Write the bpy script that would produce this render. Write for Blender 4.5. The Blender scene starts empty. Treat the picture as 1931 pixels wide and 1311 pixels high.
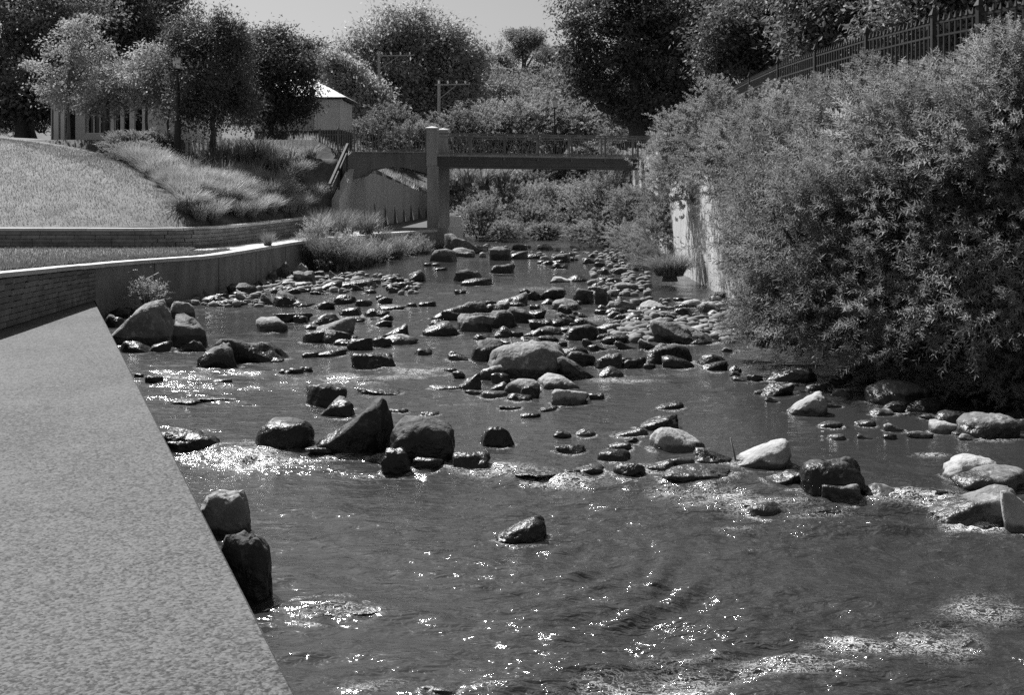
import bpy, bmesh, math, random
import numpy as np
from mathutils import Vector, Matrix

# ------------------------------------------------------------------ camera, sky, sun, exposure
sc = bpy.context.scene
COL = sc.collection
F, HOR, CXP, H = 2200.0, 340.0, 965.5, 3.0      # focal length / horizon of the level shift-lens view (photo px), eye height (m)
cam_d = bpy.data.cameras.new('camera')
cam = bpy.data.objects.new('camera', cam_d); COL.objects.link(cam)
cam.location = (0, 0, H); cam.rotation_euler = (math.radians(90), 0, 0)
cam_d.sensor_width = 36.0; cam_d.lens = 36.0 * F / 1931.0
cam_d.shift_y = -(655.5 - HOR) / 1931.0
cam_d.clip_start = 0.1; cam_d.clip_end = 5000
sc.camera = cam

SUN_EL, SUN_AZ = math.radians(50), math.radians(-37)
world = bpy.data.worlds.new('World'); sc.world = world; world.use_nodes = True
wt = world.node_tree; wt.nodes.clear()
sky = wt.nodes.new('ShaderNodeTexSky'); sky.sky_type = 'NISHITA'; sky.sun_disc = False
sky.sun_elevation = SUN_EL; sky.sun_rotation = SUN_AZ
sky.dust_density = 2.0; sky.altitude = 0
bw = wt.nodes.new('ShaderNodeRGBToBW'); bg = wt.nodes.new('ShaderNodeBackground'); wo = wt.nodes.new('ShaderNodeOutputWorld')
wt.links.new(sky.outputs[0], bw.inputs[0]); wt.links.new(bw.outputs[0], bg.inputs[0]); wt.links.new(bg.outputs[0], wo.inputs[0])
bg.inputs[1].default_value = 0.055
sun_d = bpy.data.lights.new('sun', 'SUN'); sun_d.energy = 5.0; sun_d.angle = math.radians(0.6); sun_d.color = (1, 1, 1)
sun = bpy.data.objects.new('sun', sun_d); COL.objects.link(sun)
SDIR = Vector((math.sin(SUN_AZ) * math.cos(SUN_EL), math.cos(SUN_AZ) * math.cos(SUN_EL), math.sin(SUN_EL)))
sun.rotation_euler = SDIR.to_track_quat('Z', 'Y').to_euler(); sun.location = (-20, 30, 40)
sc.view_settings.view_transform = 'Standard'; sc.view_settings.look = 'None'
sc.view_settings.exposure = 0.65; sc.view_settings.gamma = 1.0; sc.view_settings.use_curve_mapping = False
sc.render.engine = 'CYCLES'
sc.cycles.max_bounces = 6; sc.cycles.transparent_max_bounces = 8; sc.cycles.use_denoising = False
sc.cycles.caustics_reflective = False; sc.cycles.caustics_refractive = False

R = np.random.default_rng(11)
rnd = random.Random(5)

# ------------------------------------------------------------------ helpers
def P(x, y, D):
    return ((x - CXP) * D / F, D, H - (y - HOR) * D / F)
def PX(x, D): return (x - CXP) * D / F
def PZ(y, D): return H - (y - HOR) * D / F

def hash3(ix, iy, iz, seed):
    h = (ix.astype(np.int64) * 374761393 + iy.astype(np.int64) * 668265263 + iz.astype(np.int64) * 2147483647 + seed * 974634777) & 0xffffffff
    h = ((h ^ (h >> 13)) * 1274126177) & 0xffffffff
    h = ((h ^ (h >> 16)) * 2246822519) & 0xffffffff
    return ((h ^ (h >> 15)) & 0xffffff) / float(0xffffff)
def vnoise(x, y, z, seed=0):
    x, y, z = np.broadcast_arrays(np.asarray(x, float), np.asarray(y, float), np.asarray(z, float))
    ix, iy, iz = np.floor(x), np.floor(y), np.floor(z)
    fx, fy, fz = x - ix, y - iy, z - iz
    ux, uy, uz = [f * f * f * (f * (f * 6 - 15) + 10) for f in (fx, fy, fz)]
    out = 0
    for a in (0, 1):
        wx = ux if a else 1 - ux
        for b in (0, 1):
            wy = uy if b else 1 - uy
            for c in (0, 1):
                wz = uz if c else 1 - uz
                out = out + wx * wy * wz * hash3(ix + a, iy + b, iz + c, seed)
    return out * 2 - 1
def fbm(x, y, z, seed=0, octv=4, gain=0.5):
    s, a, t = 0, 1.0, 0.0
    for o in range(octv):
        k = 2.03 ** o
        s = s + a * vnoise(np.asarray(x) * k + 17.3 * o, np.asarray(y) * k - 9.1 * o, np.asarray(z) * k, seed + o)
        t += a; a *= gain
    return s / t
def smooth(a, b, x):
    t = np.clip((np.asarray(x, float) - a) / (b - a), 0, 1)
    return t * t * (3 - 2 * t)

def mesh_np(name, V, F4=None, F3=None, shade=False):
    me = bpy.data.meshes.new(name)
    V = np.asarray(V, dtype=np.float32)
    n4 = 0 if F4 is None else len(F4); n3 = 0 if F3 is None else len(F3)
    loops, starts = [], []
    if n4: loops.append(np.asarray(F4, np.int32).ravel()); starts.append(np.arange(n4) * 4)
    if n3: loops.append(np.asarray(F3, np.int32).ravel()); starts.append(n4 * 4 + np.arange(n3) * 3)
    L = np.concatenate(loops); S = np.concatenate(starts).astype(np.int32)
    me.vertices.add(len(V)); me.vertices.foreach_set('co', V.ravel())
    me.loops.add(len(L)); me.loops.foreach_set('vertex_index', L)
    me.polygons.add(len(S)); me.polygons.foreach_set('loop_start', S)
    me.update(calc_edges=True); me.validate()
    me.polygons.foreach_set('use_smooth', np.full(len(me.polygons), bool(shade)))
    return me

def link(name, me, mat=None, parent=None, loc=None, rot=None, scale=None):
    o = bpy.data.objects.new(name, me); COL.objects.link(o)
    if mat is not None and me is not None and len(me.materials) == 0: me.materials.append(mat)
    if parent is not None:
        o.parent = parent
        if parent.name in WORLDP: o.matrix_parent_inverse = Matrix.Translation(-parent.location)
    if loc is not None: o.location = loc
    if rot is not None: o.rotation_euler = rot
    if scale is not None: o.scale = scale
    return o
def tag(o, label=None, cat=None, group=None, kind=None):
    if label: o['label'] = label
    if cat: o['category'] = cat
    if group: o['group'] = group
    if kind: o['kind'] = kind
    return o
WORLDP = set()      # things whose parts are written in world coordinates
def empty(name, loc, label, cat, group=None, rz=0.0, world=False):
    o = bpy.data.objects.new(name, None); COL.objects.link(o)
    o.location = loc; o.rotation_euler = (0, 0, rz); o.empty_display_size = 0.2
    if world: WORLDP.add(o.name)
    return tag(o, label, cat, group)

class MB:
    """collects boxes, tubes, prisms into one mesh"""
    def __init__(s): s.V, s.Q, s.T, s.n = [], [], [], 0
    def add(s, V, Q=(), T=()):
        s.V.append(np.asarray(V, float).reshape(-1, 3))
        s.Q += [tuple(i + s.n for i in q) for q in Q]; s.T += [tuple(i + s.n for i in t) for t in T]
        s.n += len(s.V[-1]); return s
    def box(s, x0, x1, y0, y1, z0, z1):
        V = [(x0, y0, z0), (x1, y0, z0), (x1, y1, z0), (x0, y1, z0), (x0, y0, z1), (x1, y0, z1), (x1, y1, z1), (x0, y1, z1)]
        return s.add(V, [(0, 3, 2, 1), (4, 5, 6, 7), (0, 1, 5, 4), (1, 2, 6, 5), (2, 3, 7, 6), (3, 0, 4, 7)])
    def bar(s, a, b, w, h=None):
        a, b = Vector(a), Vector(b); h = h or w
        d = (b - a).normalized(); up = Vector((0, 0, 1)) if abs(d.z) < 0.95 else Vector((0, 1, 0))
        u = d.cross(up).normalized() * w / 2; v = u.cross(d).normalized() * h / 2
        V = [a - u - v, a + u - v, a + u + v, a - u + v, b - u - v, b + u - v, b + u + v, b - u + v]
        return s.add(V, [(0, 1, 2, 3), (4, 7, 6, 5), (0, 4, 5, 1), (1, 5, 6, 2), (2, 6, 7, 3), (3, 7, 4, 0)])
    def tube(s, pts, rad, sides=7):
        pts = [Vector(p) for p in pts]; n = len(pts); V = []; prev = None
        for i, p in enumerate(pts):
            d = (pts[min(i + 1, n - 1)] - pts[max(i - 1, 0)]).normalized()
            ref = Vector((1, 0, 0)) if abs(d.x) < 0.9 else Vector((0, 1, 0))
            u = d.cross(ref).normalized() if prev is None else (prev - d * prev.dot(d)).normalized()
            prev = u; w = d.cross(u)
            for k in range(sides):
                a = 2 * math.pi * k / sides
                V.append(p + (u * math.cos(a) + w * math.sin(a)) * rad[i])
        Q = [(i * sides + k, i * sides + (k + 1) % sides, (i + 1) * sides + (k + 1) % sides, (i + 1) * sides + k) for i in range(n - 1) for k in range(sides)]
        V.append(pts[0]); V.append(pts[-1]); c0, c1 = n * sides, n * sides + 1
        T = [(c0, (k + 1) % sides, k) for k in range(sides)] + [(c1, (n - 1) * sides + k, (n - 1) * sides + (k + 1) % sides) for k in range(sides)]
        return s.add(V, Q, T)
    def pyramid(s, x0, x1, y0, y1, z0, z1, top=0.0):
        cx, cy = (x0 + x1) / 2, (y0 + y1) / 2
        V = [(x0, y0, z0), (x1, y0, z0), (x1, y1, z0), (x0, y1, z0), (cx, cy, z1)]
        return s.add(V, [(0, 3, 2, 1)], [(0, 1, 4), (1, 2, 4), (2, 3, 4), (3, 0, 4)])
    def prism(s, poly, y0, y1):
        """poly of (x,z) extruded along y, fan-free: quads strips given as top/bottom pairs"""
        n = len(poly)
        V = [(x, y0, z) for x, z in poly] + [(x, y1, z) for x, z in poly]
        Q = [(i, (i + 1) % n, n + (i + 1) % n, n + i) for i in range(n)]
        return s.add(V, Q)
    def mesh(s, name, shade=False):
        return mesh_np(name, np.concatenate(s.V), np.array(s.Q) if s.Q else None, np.array(s.T) if s.T else None, shade)
    def build(s, name, mat, parent=None, shade=False, **k):
        return link(name, s.mesh(name, shade), mat, parent, **k)

# ------------------------------------------------------------------ materials (a black-and-white world: every colour is a grey)
MATS = {}
def mat(name, lo, hi=None, scale=4.0, rough=0.8, bump=0.0, bscale=None, detail=6, stretch=None, trans=0.0, spec=0.5, objrand=0.0, contrast=(0.3, 0.7), metal=0.0):
    m = bpy.data.materials.new(name); m.use_nodes = True; nt = m.node_tree; N, L = nt.nodes, nt.links
    b = N['Principled BSDF']; b.inputs['Roughness'].default_value = rough; b.inputs['Specular IOR Level'].default_value = spec; b.inputs['Metallic'].default_value = metal
    hi = lo if hi is None else hi
    geo = N.new('ShaderNodeNewGeometry'); vec = geo.outputs['Position']
    if stretch:
        mp = N.new('ShaderNodeMapping'); mp.inputs['Scale'].default_value = stretch; L.new(vec, mp.inputs[0]); vec = mp.outputs[0]
    nz = N.new('ShaderNodeTexNoise'); nz.inputs['Scale'].default_value = scale; nz.inputs['Detail'].default_value = detail; nz.inputs['Roughness'].default_value = 0.62
    L.new(vec, nz.inputs['Vector'])
    mr = N.new('ShaderNodeMapRange'); mr.inputs[1].default_value, mr.inputs[2].default_value = contrast
    mr.inputs[3].default_value, mr.inputs[4].default_value = lo, hi
    L.new(nz.outputs[0], mr.inputs[0]); val = mr.outputs[0]
    if objrand:
        oi = N.new('ShaderNodeObjectInfo'); r2 = N.new('ShaderNodeMapRange'); r2.inputs[3].default_value, r2.inputs[4].default_value = 1 - objrand, 1 + objrand
        L.new(oi.outputs['Random'], r2.inputs[0]); mu = N.new('ShaderNodeMath'); mu.operation = 'MULTIPLY'
        L.new(val, mu.inputs[0]); L.new(r2.outputs[0], mu.inputs[1]); val = mu.outputs[0]
    L.new(val, b.inputs['Base Color'])
    if bump:
        n2 = N.new('ShaderNodeTexNoise'); n2.inputs['Scale'].default_value = bscale or scale * 4; n2.inputs['Detail'].default_value = 6
        L.new(vec, n2.inputs['Vector']); bp = N.new('ShaderNodeBump'); bp.inputs['Strength'].default_value = 0.8; bp.inputs['Distance'].default_value = bump
        L.new(n2.outputs[0], bp.inputs['Height']); L.new(bp.outputs[0], b.inputs['Normal'])
    if trans:
        tr = N.new('ShaderNodeBsdfTranslucent'); L.new(val, tr.inputs[0]); mx = N.new('ShaderNodeMixShader'); mx.inputs[0].default_value = trans
        L.new(b.outputs[0], mx.inputs[1]); L.new(tr.outputs[0], mx.inputs[2]); L.new(mx.outputs[0], N['Material Output'].inputs[0])
    MATS[name] = m; return m

mat('earth', 0.05, 0.13, 1.2, 0.95, 0.03, 9)
mat('bed', 0.05, 0.12, 2.0, 0.7, 0.03, 9)
mat('lawn', 0.10, 0.19, 1.6, 0.9, 0.02, 30, contrast=(0.35, 0.65))
mat('blade', 0.12, 0.24, 3.0, 0.6, trans=0.3)
mat('paving', 0.42, 0.56, 3.0, 0.8, 0.004, 40)
mat('coping', 0.5, 0.66, 3.5, 0.8, 0.006, 30, objrand=0.08)
mat('mortar', 0.07, 0.12, 6.0, 0.9, 0.004, 60)
mat('block', 0.14, 0.28, 5.0, 0.85, 0.006, 45, objrand=0.22)
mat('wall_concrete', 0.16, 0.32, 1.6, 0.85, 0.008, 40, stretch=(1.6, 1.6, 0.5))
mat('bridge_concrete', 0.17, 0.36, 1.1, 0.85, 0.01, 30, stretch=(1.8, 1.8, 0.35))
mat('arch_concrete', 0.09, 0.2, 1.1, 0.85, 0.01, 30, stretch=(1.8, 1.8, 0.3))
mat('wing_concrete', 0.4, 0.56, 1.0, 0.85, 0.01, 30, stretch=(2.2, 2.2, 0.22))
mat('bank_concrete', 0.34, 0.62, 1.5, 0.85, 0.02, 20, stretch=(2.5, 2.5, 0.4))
mat('iron', 0.03, 0.05, 8, 0.6, spec=0.2)
mat('rail_iron', 0.09, 0.15, 8, 0.5)
mat('steel_dark', 0.05, 0.09, 3, 0.6)
mat('white_paint', 0.72, 0.82, 3, 0.5)
mat('render_wall', 0.66, 0.78, 1.5, 0.8, 0.004, 60)
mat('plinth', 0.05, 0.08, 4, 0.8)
mat('roof_metal', 0.68, 0.8, 3, 0.3, 0.01, 20)
mat('glass', 0.012, 0.02, 1, 0.06, spec=0.6)
mat('timber_pole', 0.3, 0.45, 6, 0.8, 0.004, 30, stretch=(8, 8, 0.8))
mat('bark', 0.05, 0.12, 8, 0.9, 0.02, 25, stretch=(4, 4, 0.8))
mat('bark_pale', 0.12, 0.22, 8, 0.9, 0.02, 25, stretch=(4, 4, 0.8))
LEAF = dict(objrand=0.32, rough=0.55, trans=0.42, spec=0.28)
mat('leaf_dark', 0.085, 0.2, 1.4, contrast=(0.35, 0.65), **LEAF)
mat('leaf_evergreen', 0.12, 0.26, 0.8, contrast=(0.35, 0.65), **LEAF)
mat('leaf_mid', 0.15, 0.33, 1.0, contrast=(0.35, 0.65), **LEAF)
mat('leaf_light', 0.26, 0.46, 1.2, contrast=(0.35, 0.65), **LEAF)
mat('leaf_willow', 0.16, 0.38, 1.3, contrast=(0.35, 0.65), **LEAF)
mat('leaf_tree', 0.26, 0.5, 0.5, contrast=(0.35, 0.65), rough=0.5, trans=0.52, spec=0.4)
mat('leaf_far', 0.17, 0.3, 0.3, rough=0.7, trans=0.45)
mat('grass_pale', 0.26, 0.44, 1.0, rough=0.55, trans=0.35)
mat('grass_mid', 0.14, 0.28, 1.4, rough=0.55, trans=0.3)
mat('flax', 0.2, 0.4, 1.2, rough=0.7, trans=0.3, spec=0.2)
mat('stick', 0.15, 0.25, 10, 0.8)

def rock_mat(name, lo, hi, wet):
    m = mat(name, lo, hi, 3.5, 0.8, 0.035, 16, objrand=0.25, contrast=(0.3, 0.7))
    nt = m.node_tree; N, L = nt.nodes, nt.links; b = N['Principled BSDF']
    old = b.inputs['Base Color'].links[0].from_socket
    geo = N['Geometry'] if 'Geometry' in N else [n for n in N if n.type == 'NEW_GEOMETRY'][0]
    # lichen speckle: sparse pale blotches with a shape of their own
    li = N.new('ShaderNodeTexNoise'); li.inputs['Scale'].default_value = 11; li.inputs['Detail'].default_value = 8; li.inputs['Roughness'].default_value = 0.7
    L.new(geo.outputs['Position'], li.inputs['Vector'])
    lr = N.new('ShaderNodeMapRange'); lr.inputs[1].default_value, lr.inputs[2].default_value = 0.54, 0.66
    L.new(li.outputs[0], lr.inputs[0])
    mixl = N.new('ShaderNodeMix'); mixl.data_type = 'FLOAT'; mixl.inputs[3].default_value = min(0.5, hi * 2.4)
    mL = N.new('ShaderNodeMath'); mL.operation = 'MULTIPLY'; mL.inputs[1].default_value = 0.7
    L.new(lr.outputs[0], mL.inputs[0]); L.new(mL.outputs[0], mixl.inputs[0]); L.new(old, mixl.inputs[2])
    # wet band above the water line, carried higher and darker as painted shade on the fronts (height over the rock's own origin, which sits on the water)
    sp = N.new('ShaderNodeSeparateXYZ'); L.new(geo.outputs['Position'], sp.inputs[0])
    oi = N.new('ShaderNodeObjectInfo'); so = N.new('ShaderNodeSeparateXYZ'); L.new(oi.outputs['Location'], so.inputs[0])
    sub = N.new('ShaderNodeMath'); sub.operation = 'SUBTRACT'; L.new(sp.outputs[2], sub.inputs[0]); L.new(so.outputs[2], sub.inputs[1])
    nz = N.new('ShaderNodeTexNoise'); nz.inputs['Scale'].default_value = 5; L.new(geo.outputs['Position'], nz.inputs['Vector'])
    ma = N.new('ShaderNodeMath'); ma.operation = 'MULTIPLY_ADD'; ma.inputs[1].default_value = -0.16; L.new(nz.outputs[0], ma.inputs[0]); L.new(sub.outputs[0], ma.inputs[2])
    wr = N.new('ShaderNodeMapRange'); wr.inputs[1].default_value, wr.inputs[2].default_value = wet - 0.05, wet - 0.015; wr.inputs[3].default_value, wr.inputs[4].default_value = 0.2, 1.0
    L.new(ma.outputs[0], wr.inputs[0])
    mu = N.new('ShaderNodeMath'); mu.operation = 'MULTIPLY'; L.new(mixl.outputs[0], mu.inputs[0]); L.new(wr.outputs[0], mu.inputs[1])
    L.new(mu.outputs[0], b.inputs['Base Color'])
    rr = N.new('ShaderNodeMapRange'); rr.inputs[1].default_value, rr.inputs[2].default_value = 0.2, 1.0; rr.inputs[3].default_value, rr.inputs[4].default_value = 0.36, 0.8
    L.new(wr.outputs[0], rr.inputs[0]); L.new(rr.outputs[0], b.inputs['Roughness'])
    return m
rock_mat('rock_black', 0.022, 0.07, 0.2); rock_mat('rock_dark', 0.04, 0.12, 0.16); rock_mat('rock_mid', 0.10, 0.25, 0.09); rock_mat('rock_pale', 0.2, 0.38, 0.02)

def aggregate_mat():
    m = bpy.data.materials.new('exposed_aggregate'); m.use_nodes = True; N, L = m.node_tree.nodes, m.node_tree.links
    b = N['Principled BSDF']; b.inputs['Roughness'].default_value = 0.85
    geo = N.new('ShaderNodeNewGeometry'); vals = []
    for s, a in ((72, 0.62), (36, 0.42)):
        v = N.new('ShaderNodeTexVoronoi'); v.inputs['Scale'].default_value = s; L.new(geo.outputs['Position'], v.inputs['Vector'])
        x = N.new('ShaderNodeSeparateColor'); L.new(v.outputs['Color'], x.inputs[0]); mu = N.new('ShaderNodeMath'); mu.operation = 'MULTIPLY'; mu.inputs[1].default_value = a
        L.new(x.outputs[0], mu.inputs[0]); vals.append((v, mu))
    st = N.new('ShaderNodeTexNoise'); st.inputs['Scale'].default_value = 0.9; st.inputs['Detail'].default_value = 7; L.new(geo.outputs['Position'], st.inputs['Vector'])
    a1 = N.new('ShaderNodeMath'); L.new(vals[0][1].outputs[0], a1.inputs[0]); L.new(vals[1][1].outputs[0], a1.inputs[1])
    a2 = N.new('ShaderNodeMath'); a2.operation = 'MULTIPLY_ADD'; a2.inputs[1].default_value = 0.55; L.new(st.outputs[0], a2.inputs[0]); L.new(a1.outputs[0], a2.inputs[2])
    mr = N.new('ShaderNodeMapRange'); mr.inputs[1].default_value, mr.inputs[2].default_value = 0.42, 1.08; mr.inputs[3].default_value, mr.inputs[4].default_value = 0.006, 0.118
    L.new(a2.outputs[0], mr.inputs[0]); L.new(mr.outputs[0], b.inputs['Base Color'])
    bp = N.new('ShaderNodeBump'); bp.inputs['Strength'].default_value = 0.7; bp.inputs['Distance'].default_value = 0.006
    L.new(vals[1][0].outputs['Distance'], bp.inputs['Height']); bp.invert = True; L.new(bp.outputs[0], b.inputs['Normal'])
    MATS['aggregate'] = m
aggregate_mat()

def water_mat():
    m = bpy.data.materials.new('stream_water'); m.use_nodes = True; N, L = m.node_tree.nodes, m.node_tree.links
    b = N['Principled BSDF']; b.inputs['Base Color'].default_value = (0.036, 0.036, 0.036, 1); b.inputs['Roughness'].default_value = 0.09; b.inputs['IOR'].default_value = 1.75
    geo = N.new('ShaderNodeNewGeometry')
    hs = []
    for sc3, s, w in (((2.6, 6.0, 1), 1.1, 1.0), ((4, 9, 1), 2.6, 0.4)):
        mp = N.new('ShaderNodeMapping'); mp.inputs['Scale'].default_value = sc3; L.new(geo.outputs['Position'], mp.inputs[0])
        n = N.new('ShaderNodeTexNoise'); n.inputs['Scale'].default_value = s; n.inputs['Detail'].default_value = 3; n.inputs['Distortion'].default_value = 0.6; L.new(mp.outputs[0], n.inputs['Vector'])
        mu = N.new('ShaderNodeMath'); mu.operation = 'MULTIPLY'; mu.inputs[1].default_value = w; L.new(n.outputs[0], mu.inputs[0]); hs.append(mu)
    ad = N.new('ShaderNodeMath'); L.new(hs[0].outputs[0], ad.inputs[0]); L.new(hs[1].outputs[0], ad.inputs[1])
    ch = N.new('ShaderNodeAttribute'); ch.attribute_name = 'chop'
    bp = N.new('ShaderNodeBump'); bp.inputs['Distance'].default_value = 0.2; L.new(ch.outputs['Fac'], bp.inputs['Strength']); L.new(ad.outputs[0], bp.inputs['Height']); L.new(bp.outputs[0], b.inputs['Normal'])
    # foam: broken white water, a coverage baked where the flow breaks over stones
    fo = N.new('ShaderNodeAttribute'); fo.attribute_name = 'foam'
    fn = N.new('ShaderNodeTexNoise'); fn.inputs['Scale'].default_value = 14; fn.inputs['Detail'].default_value = 5; fn.inputs['Roughness'].default_value = 0.65; fn.inputs['Distortion'].default_value = 1.2
    mp = N.new('ShaderNodeMapping'); mp.inputs['Scale'].default_value = (1, 1.7, 1); L.new(geo.outputs['Position'], mp.inputs[0]); L.new(mp.outputs[0], fn.inputs['Vector'])
    # lace: thin bright filaments along the noise's zero line, closing up where coverage is high
    sb = N.new('ShaderNodeMath'); sb.operation = 'SUBTRACT'; sb.inputs[1].default_value = 0.5; L.new(fn.outputs[0], sb.inputs[0])
    ab = N.new('ShaderNodeMath'); ab.operation = 'ABSOLUTE'; L.new(sb.outputs[0], ab.inputs[0])
    lw = N.new('ShaderNodeMath'); lw.operation = 'MULTIPLY'; lw.inputs[1].default_value = 0.04; L.new(fo.outputs['Fac'], lw.inputs[0])
    lf = N.new('ShaderNodeMath'); lf.operation = 'SUBTRACT'; L.new(lw.outputs[0], lf.inputs[0]); L.new(ab.outputs[0], lf.inputs[1])
    mr = N.new('ShaderNodeMapRange'); mr.inputs[1].default_value, mr.inputs[2].default_value = -0.012, 0.03; L.new(lf.outputs[0], mr.inputs[0])
    g1 = N.new('ShaderNodeMapRange'); g1.inputs[1].default_value, g1.inputs[2].default_value = 0.12, 0.4; L.new(fo.outputs['Fac'], g1.inputs[0])
    gm = N.new('ShaderNodeMath'); gm.operation = 'MULTIPLY'; L.new(mr.outputs[0], gm.inputs[0]); L.new(g1.outputs[0], gm.inputs[1]); mr = gm
    d = N.new('ShaderNodeBsdfPrincipled'); d.inputs['Base Color'].default_value = (0.75, 0.75, 0.75, 1); d.inputs['Roughness'].default_value = 0.5
    mx = N.new('ShaderNodeMixShader'); L.new(mr.outputs[0], mx.inputs[0]); L.new(b.outputs[0], mx.inputs[1]); L.new(d.outputs[0], mx.inputs[2]); L.new(mx.outputs[0], N['Material Output'].inputs[0])
    MATS['water'] = m
water_mat()

# ------------------------------------------------------------------ lie of the land
def pl(D, pts):
    return np.interp(D, [p[0] for p in pts], [p[1] for p in pts])
LOW = [(-8.2, 6.0), (-8.35, 12.0), (-8.48, 19.3), (-8.62, 24.0), (-8.2, 26.0), (-7.35, 28.4), (-6.95, 32.0), (-6.6, 35.8), (-5.6, 39.6), (-4.2, 43.4), (-2.75, 46.4)]   # line of the lower wall (x, depth)
UPP = [(-34.0, 32.4), (-20.0, 31.9), (-13.9, 31.8), (-10.0, 31.8), (-8.7, 32.0), (-8.1, 34.0), (-7.65, 37.5), (-7.3, 41.0), (-7.0, 45.3)]                      # line of the upper wall
def low_x(D): return np.interp(D, [p[1] for p in LOW], [p[0] for p in LOW])
def cope_z(D): return np.interp(D, [6, 19.3, 24, 28.4, 35.8, 46.6, 70], [1.6, 1.47, 1.28, 1.17, 1.13, 1.05, 1.05])
LEDGE_Z = 0.52
def ledge_x(D): return 1.25 - 0.4105 * D
def weir_D(X): return np.clip(12.35 - 0.26 * (np.asarray(X, float) + 3.0), 10.2, 13.2)
def water_z(X, D):
    D = np.asarray(D, float); w = weir_D(X)
    return 0.09 * smooth(w - 0.35, w + 0.35, D) + 0.20 * np.clip((D - 14) / 33, 0, 1.3)
def on_water(x, y):
    D = F * H / (y - HOR)
    for _ in range(8):
        D = F * (H - float(water_z((x - CXP) * D / F, D))) / (y - HOR)
    return (x - CXP) * D / F, D, float(water_z((x - CXP) * D / F, D))
RB = [(-5, 7.6), (12, 7.3), (15, 7.0), (19, 5.8), (26, 5.25), (41, 5.15), (48, 5.6), (60, 6.2), (75, 7.0)]
def right_x(D): return pl(D, RB)
def seg_dist(X, D, poly):
    best = np.full(np.shape(X), 1e9); side = np.zeros(np.shape(X))
    for (x0, d0), (x1, d1) in zip(poly[:-1], poly[1:]):
        vx, vd = x1 - x0, d1 - d0; t = np.clip(((X - x0) * vx + (D - d0) * vd) / (vx * vx + vd * vd), 0, 1)
        dx, dd = X - (x0 + t * vx), D - (d0 + t * vd); r = np.hypot(dx, dd)
        cr = vx * dd - vd * dx
        side = np.where(r < best, np.sign(cr), side); best = np.minimum(best, r)
    return best, side
def bank_z(X, D):
    """height of the lawn and planted bank behind the upper wall"""
    d, s = seg_dist(X, D, UPP)
    steep = np.interp(X, [-16, -11, -9, -7], [0.265, 0.36, 0.6, 0.95])
    plateau = np.interp(X, [-22, -14, -7], [4.75, 4.6, 4.05])
    z = 1.62 + np.maximum(d - 0.15, 0) * steep
    z = np.maximum(z, 1.62 + 2.45 * smooth(42.3, 46.0, D) * np.clip(d / 1.1, 0, 1))
    k = 0.35
    hgt = -k * np.log(np.exp(-np.minimum(z, 9) / k) + np.exp(-plateau / k))
    return hgt + 0.02 * np.clip(D - 45, 0, 25), s
def ground_z(X, D):
    X, D = np.asarray(X, float), np.asarray(D, float)
    X, D = np.broadcast_arrays(X, D)
    lx = np.where(D < 46.4, low_x(D), np.interp(D, [46.4, 60, 75], [-2.75, -2.0, -1.0])); rx = right_x(D)
    # river bed with shingle edges
    cen = (lx + rx) / 2; half = (rx - lx) / 2; u = np.abs(X - cen) / half
    bed = water_z(X, D) - 0.42 + 0.40 * smooth(0.62, 1.0, u) * smooth(18, 24, D) + 0.05 * fbm(X * 0.9, D * 0.9, 0, 3)
    bed = np.where((D > 52), bed + 1.0 * smooth(54, 66, D), bed)
    z = bed
    # low terrace between the two walls
    ter = cope_z(D) - 0.06
    z = np.where(X < lx - 0.18, ter, z)
    bz, s = bank_z(X, D)
    left_up = (s > 0) & (seg_dist(X, D, UPP)[0] > 0.27) & (X < lx - 0.2) & (D < 75)
    z = np.where(left_up & (D < 47.0), bz, z)
    # beyond the bridge: wing wall line, slope behind it
    wx = np.interp(D, [47, 63, 75], [-6.35, -4.6, -3.6]); wtop = np.interp(D, [47, 63, 75], [3.9, 2.2, 2.0])
    beh = np.minimum(wtop + 0.45 * np.maximum(wx - X, 0), 4.6 + 0.02 * (D - 45))
    z = np.where((D >= 47.0) & (X < wx - 0.1), beh, z)
    # right bank top
    z = np.where(X > rx + 0.12, 4.0 + 0.03 * np.clip(X - rx, 0, 20), z)
    # behind everything the valley closes and the hill rises
    up = 4.0 + 0.02 * np.abs(X) + np.clip(D - 78, 0, 120) * 0.115 + 1.0 * fbm(X * 0.02, D * 0.02, 0, 9)
    k = smooth(66, 80, D)
    z = z * (1 - k) + np.maximum(up, 1.5) * k
    return z

# ground: one sheet out to the horizon, finer near the stream
gx = np.concatenate([[-2500, -900, -400, -200, -120, -80, -60, -50, -42], np.arange(-36, 14, 0.22), [16, 20, 26, 34, 44, 60, 90, 150, 300, 800, 2500]])
gd = np.concatenate([[-600, -150, -40, -12, -4], np.arange(0, 80, 0.3), [82, 86, 90, 96, 104, 114, 126, 140, 156, 175, 200, 240, 300, 420, 700, 1500, 3000]])
GX, GD = np.meshgrid(gx, gd)
GZ = ground_z(GX, GD)
# the sheet dips under the concrete ledge
under = (GX < ledge_x(GD) + 0.0) & (GX > low_x(GD) - 0.18) & (GD < 24.2)
GZ = np.where(under, LEDGE_Z - 0.35, GZ)
GZ = np.where(GD < -3, np.minimum(GZ, 1.2), GZ)
nx, nd = len(gx), len(gd)
idx = np.arange(nx * nd).reshape(nd, nx)
Q = np.stack([idx[:-1, :-1], idx[:-1, 1:], idx[1:, 1:], idx[1:, :-1]], -1).reshape(-1, 4)
ground = link('ground', mesh_np('ground', np.stack([GX, GD, GZ], -1).reshape(-1, 3), Q, shade=True), MATS['earth'])
tag(ground, 'dark earth ground of the stream valley and hillside', None, None, 'structure')

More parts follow.
